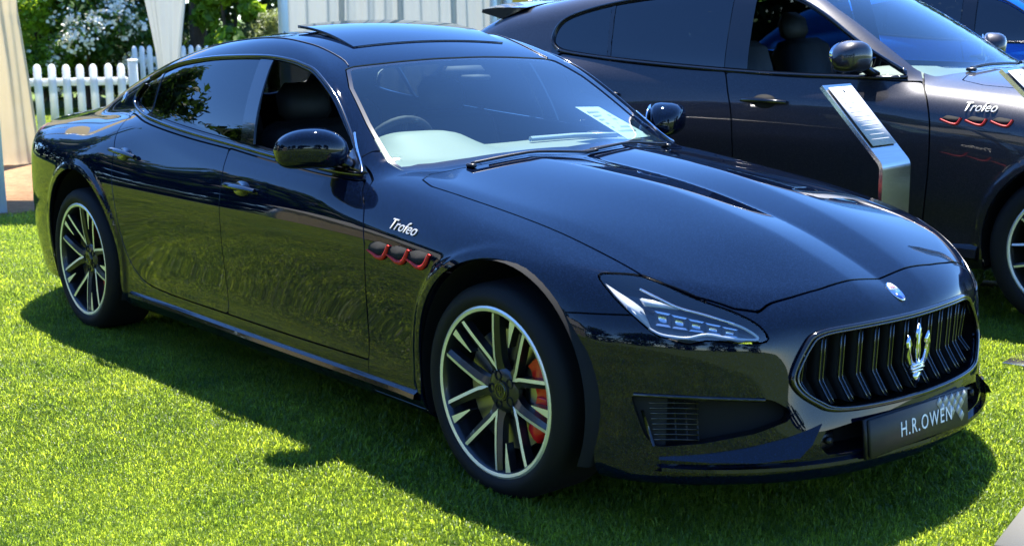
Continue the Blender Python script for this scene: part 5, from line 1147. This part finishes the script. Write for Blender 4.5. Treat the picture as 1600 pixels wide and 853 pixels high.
def shrub(name, loc, size, label, m, n, leaf, seed, ncl=14, cl=(.25, .5), flowers=0, cat='shrub', trunk=.04, aspect=.5):
    r = np.random.default_rng(seed); root = thing(name, tuple(loc), label, cat); cl_ = clumps(r, loc, size, ncl, cl[0], cl[1]); V, F = leaf_cloud(r, cl_, n, leaf, aspect)
    V[:, 2] = np.maximum(V[:, 2], .02); o = mk('crown', V, F, m, root, True); o['kind'] = 'stuff'
    b = MB()
    for p, _ in cl_[:8]: b.tube(smooth_poly([(0, 0, -.02), (p[0]*.25, p[1]*.25, p[2]*.4), tuple(p)], 4, False), np.linspace(trunk, trunk*.25, 9), 6)
    b.build('trunk', 'bark', root, True)
    if flowers:
        P = []; F2 = []; nn = 0; tocam = CAM-np.array(loc); tocam /= np.linalg.norm(tocam)
        for _ in range(flowers):
            p, q = cl_[r.integers(len(cl_))]; d = r.normal(size=3)+np.array([*tocam[:2], .8])*.9; d /= np.linalg.norm(d); c = p+d*q*1.04
            for _k in range(9):
                o_ = r.normal(size=3)*.045; s = .018+.018*r.random(); u, v, w = rot_frame(d+r.normal(size=3)*.5+1e-3)
                P += [c+o_+s*(math.cos(a)*u+math.sin(a)*v)+w*.004 for a in np.linspace(0, 2*math.pi, 5, False)]; F2.append([nn+i for i in range(5)]); nn += 5
        o = mk('blossom', P, F2, 'petal', root); o['kind'] = 'stuff'
    return root
def gp(u, dist): p = pixel_at(u, 60, dist); p[2] = float(ground_z(p[0], p[1])); return p
shrub('flowering_shrub', gp(128, 22.0), (1.25, 1.0, 2.1), 'large shrub covered in clusters of white blossom behind the picket fence', 'leaf_mid', 9000, .10, 11, 22, (.28, .5), 330)
shrub('shrub', gp(55, 22.4), (.95, .8, 2.5), 'bright green leafy shrub behind the tent curtain and blossom', 'leaf_bright', 6000, .10, 12, 16, (.25, .45))
shrub('shrub', gp(357, 22.0), (.66, .6, 2.1), 'sunlit yellow-green leafy shrub behind the far picket fence', 'leaf_bright', 2600, .15, 13, 11, (.2, .36), aspect=.62)
shrub('shrub', gp(424, 21.6), (.55, .5, 1.35), 'pale grey-green feathery shrub beside the marquee wall', 'leaf_pale', 5200, .09, 14, 10, (.2, .3), aspect=.22)
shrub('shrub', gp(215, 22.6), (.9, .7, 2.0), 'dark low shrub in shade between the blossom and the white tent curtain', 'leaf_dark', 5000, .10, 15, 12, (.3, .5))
# hedge as a long dense wall of leaves
def hedge(u0, d0, u1, d1, n, nc, seed, label):
    h0 = gp(u0, d0); h1 = gp(u1, d1); d = h1-h0; L = np.linalg.norm(d[:2]); hr = np.random.default_rng(seed); hed = thing('hedge', tuple(h0), label, 'hedge', None, math.atan2(d[1], d[0]))
    cl_ = [(np.array([hr.random()*L, hr.normal()*.35, .3+hr.random()*3.9]), np.array([.7, .6, .6])*(.8+.5*hr.random())) for _ in range(nc)]
    V, F = leaf_cloud(hr, cl_, n, .15 if n > 20000 else .22, .55); V[:, 2] = np.maximum(V[:, 2], .02); o = mk('foliage', V, F, 'leaf_dark', hed, True); o['kind'] = 'stuff'
    for k in range(9): x = L*(k+.5)/9; MB().tube([(x, .1, -.02), (x+.05, .1, 1.2), (x-.05, .1, 2.4)], [.07, .06, .03], 8).build('trunk', 'bark', hed, True)
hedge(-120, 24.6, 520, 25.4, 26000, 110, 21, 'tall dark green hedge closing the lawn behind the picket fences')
hedge(840, 27, 1900, 27, 20000, 170, 22, 'long dark hedge beyond the blue SUV, glimpsed through car windows')
tp = gp(309, 22.3); tr_ = thing('tree', tuple(tp), 'brown bare tree trunk rising beside the white tent curtain', 'tree')
V, F = leaf_cloud(np.random.default_rng(5), clumps(np.random.default_rng(6), tp, (1.8, 1.8, 2.6), 16, .5, .8, .1), 3500, .16); mk('crown', V+np.array([0, 0, 3.1]), F, 'leaf_dark', tr_, True)['kind'] = 'stuff'
MB().tube(smooth_poly([(0, 0, -.02), (.03, 0, 1.2), (-.02, .02, 2.5), (.08, 0, 4.2)], 4, False), np.linspace(.16, .08, 13), 12).build('trunk', 'bark', tr_, True)
# ------------------------------------------------------------------ what stands behind the camera and shows in the paintwork
tree_r = np.random.default_rng(31); TV, TF = leaf_cloud(tree_r, clumps(tree_r, None, (3.4, 3.4, 6.4), 26, .9, 1.6, .12), 3200, .55); crown_me = raw('crown', TV*np.array([1.25, 1.25, 1.15])+np.array([0, 0, .1]), TF, True, mats=['leaf_dark'])
b = MB().tube(smooth_poly([(0, 0, -.05), (.08, 0, 2.0), (0, .1, 4.6)], 4, False), np.linspace(.3, .12, 9), 10); trunk_me = raw('trunk', np.concatenate(b.V), b.F, True, mats=['bark'])
for k, a in enumerate(np.radians([168, 179, 190, 199, 209, 219, 230, 241, 253, 266, 280, 296, 314, 333, 352])):
    R_ = 27+3*math.sin(k*2.3); t = thing('tree', (R_*math.cos(a), R_*math.sin(a), 0), 'broad dark green tree in the row round the far edge of the lawn', 'tree', 'trees round the far edge of the lawn', k*1.3)
    c = link('crown', crown_me, t); c['kind'] = 'stuff'; s = .85+.3*((k*7) % 5)/5; c.scale = (s, s, s*(.8+.1*(k % 3))); link('trunk', trunk_me, t)
def marquee(loc, rz, w, dep, label):
    root = thing('marquee', loc, label, 'marquee', None, rz); b = MB(); n = 40; V = []; 
    for z in (0.02, 1.2, 2.4):
        for i in range(n+1): V.append([-w/2+w*i/n, .05*math.sin(i*1.7)+.03*math.sin(i*.6), z])
    b.add(V, [[j*(n+1)+i, j*(n+1)+i+1, (j+1)*(n+1)+i+1, (j+1)*(n+1)+i] for j in range(2) for i in range(n)]).build('wall', 'canvas', root, True)
    b = MB(); b.add([[-w/2-.2, -.2, 2.35], [w/2+.2, -.2, 2.35], [w/2+.2, dep+.2, 2.35], [-w/2-.2, dep+.2, 2.35], [-w/2+1.5, dep/2, 4.2], [w/2-1.5, dep/2, 4.2]], [[0, 1, 5, 4], [1, 2, 5], [2, 3, 4, 5], [3, 0, 4]]); b.build('roof', 'canvas_white', root)
    for x in (-w/2, w/2):
        for y in (0, dep): MB().box((x, y, 1.2), (.08, .08, 2.4)).build('pole', 'tent_pole', root)
    return root
marquee((-16.0, -11.0, 0), math.radians(60)+math.pi, 4.6, 4, 'cream canvas marquee across the lawn behind the photographer')
marquee((-3.0, -17, 0), math.radians(8)+math.pi, 7, 5, 'second cream canvas marquee farther along the lawn behind the photographer')
# ------------------------------------------------------------------ mown grass
leafy('grass_blade', (.125, .20, .022), (.44, .60, .05), .4, .5, .58, .42)
tuft_c = bpy.data.collections.new('grass_tufts')
for v in range(5):
    r = np.random.default_rng(100+v); n = 260; a = r.random(n)*6.283; q = np.sqrt(r.random(n))*.13; P = np.stack([q*np.cos(a), q*np.sin(a), 0*q], 1); th = r.random(n)*6.283; ln = .018+.020*r.random(n)+.006*r.normal(size=n); lean = .25+.75*r.random(n)
    d = np.stack([np.cos(th), np.sin(th), 0*th], 1); s = np.stack([-np.sin(th), np.cos(th), 0*th], 1); w = (.0013+.0013*r.random(n))[:, None]; up_ = np.array([0, 0, 1.])
    m1 = P+up_*(ln*.6)[:, None]+d*(ln*lean*.25)[:, None]; tip = P+up_*(ln*(1.05-.45*lean))[:, None]+d*(ln*lean*.9)[:, None]
    V = np.stack([P-s*w, P+s*w, m1+s*w*.85, m1-s*w*.85, tip], 1).reshape(-1, 3); i = np.arange(n)*5
    F = [[k, k+1, k+2, k+3] for k in i]+[[k+3, k+2, k+4] for k in i]
    o = bpy.data.objects.new('grass_tuft', raw('grass_tuft', V, F, True, mats=['grass_blade'])); tuft_c.objects.link(o)
pts = []
def spray(x0, x1, y0, y1, step, dmin, dmax, sc):
    X, Y = np.meshgrid(np.arange(x0, x1, step), np.arange(y0, y1, step)); X = X.ravel()+rng.uniform(-.5, .5, X.size)*step; Y = Y.ravel()+rng.uniform(-.5, .5, Y.size)*step
    P = np.stack([X, Y, ground_z(X, Y)], 1); D = P-CAM; dist = np.hypot(D[:, 0], D[:, 1]); cz = D@fw; u = (D@rr_)/cz*FPX; v_ = (D@uu_)/cz*FPX
    k = (dist >= dmin) & (dist < dmax) & (cz > .5) & (np.abs(u) < 1500) & (np.abs(v_) < 800); pts.append(np.concatenate([P[k], np.full((k.sum(), 1), sc)], 1))
spray(-8, 4, -4, 5, .062, 0, 6.5, 1.0); spray(-12, 4, -4, 9, .085, 6.5, 10, 1.05); spray(-22, 4, -4, 14, .13, 10, 22, 1.25)
X, Y = np.meshgrid(np.arange(-17, 4, .15), np.arange(-12, -.9, .15)); X = X.ravel()+rng.uniform(-.07, .07, X.size); Y = Y.ravel()+rng.uniform(-.07, .07, X.size); P = np.stack([X, Y, 0*X], 1); D = P-CAM; cz = D@fw
k = ~((cz > .5) & (np.abs((D@rr_)/np.maximum(cz, .1)*FPX) < 1500) & (np.abs((D@uu_)/np.maximum(cz, .1)*FPX) < 800)); pts.append(np.concatenate([P[k], np.full((k.sum(), 1), 1.25)], 1))
pts = np.concatenate(pts)
mq_ = np.array([p[:2] for p in q]) if False else np.array([pixel_ground(-160, 352)[:2], pixel_ground(72, 334)[:2], pixel_ground(66, 261)[:2], pixel_ground(-60, 262)[:2]])
pts = pts[poly_sd(mq_, pts[:, 0], pts[:, 1]) > .03]
for (wx, wy, hx, hy) in ((0, -.81, .10, .13), (0, .81, .10, .13), (-3.171, -.82, .10, .13), (-3.171, .82, .10, .13)): pts = pts[~((np.abs(pts[:, 0]-wx) < hx) & (np.abs(pts[:, 1]-wy) < hy))]
gm = bpy.data.meshes.new('grass'); gm.vertices.add(len(pts)); gm.vertices.foreach_set('co', pts[:, :3].astype(np.float32).ravel())
at_ = gm.attributes.new('size', 'FLOAT', 'POINT'); hv = .8+.35*np.sin(pts[:, 0]*1.7+pts[:, 1]*.6)*np.sin(pts[:, 1]*2.3)+.25*rng.random(len(pts)); at_.data.foreach_set('value', (pts[:, 3]*np.clip(hv, .55, 1.5)).astype(np.float32))
at_ = gm.attributes.new('turn', 'FLOAT_VECTOR', 'POINT'); tv = np.zeros((len(pts), 3), np.float32); tv[:, 2] = rng.random(len(pts))*6.283; at_.data.foreach_set('vector', tv.ravel())
go = link('grass', gm); props(go, 'short mown grass blades covering the lawn round the cars', 'grass', kind='stuff')
ng = bpy.data.node_groups.new('grass', 'GeometryNodeTree'); ng.interface.new_socket('Geometry', in_out='INPUT', socket_type='NodeSocketGeometry'); ng.interface.new_socket('Geometry', in_out='OUTPUT', socket_type='NodeSocketGeometry')
N_ = ng.nodes; gi = N_.new('NodeGroupInput'); g_o = N_.new('NodeGroupOutput'); ip = N_.new('GeometryNodeInstanceOnPoints'); ci = N_.new('GeometryNodeCollectionInfo'); ci.inputs['Collection'].default_value = tuft_c; ci.inputs['Separate Children'].default_value = True; ci.inputs['Reset Children'].default_value = True
n1 = N_.new('GeometryNodeInputNamedAttribute'); n1.data_type = 'FLOAT'; n1.inputs['Name'].default_value = 'size'; n2 = N_.new('GeometryNodeInputNamedAttribute'); n2.data_type = 'FLOAT_VECTOR'; n2.inputs['Name'].default_value = 'turn'
ng.links.new(gi.outputs[0], ip.inputs['Points']); ng.links.new(ci.outputs[0], ip.inputs['Instance']); ip.inputs['Pick Instance'].default_value = True
ng.links.new(n1.outputs['Attribute'], ip.inputs['Scale']); ng.links.new(n2.outputs['Attribute'], ip.inputs['Rotation']); ng.links.new(ip.outputs[0], g_o.inputs[0])
md = go.modifiers.new('grass', 'NODES'); md.node_group = ng
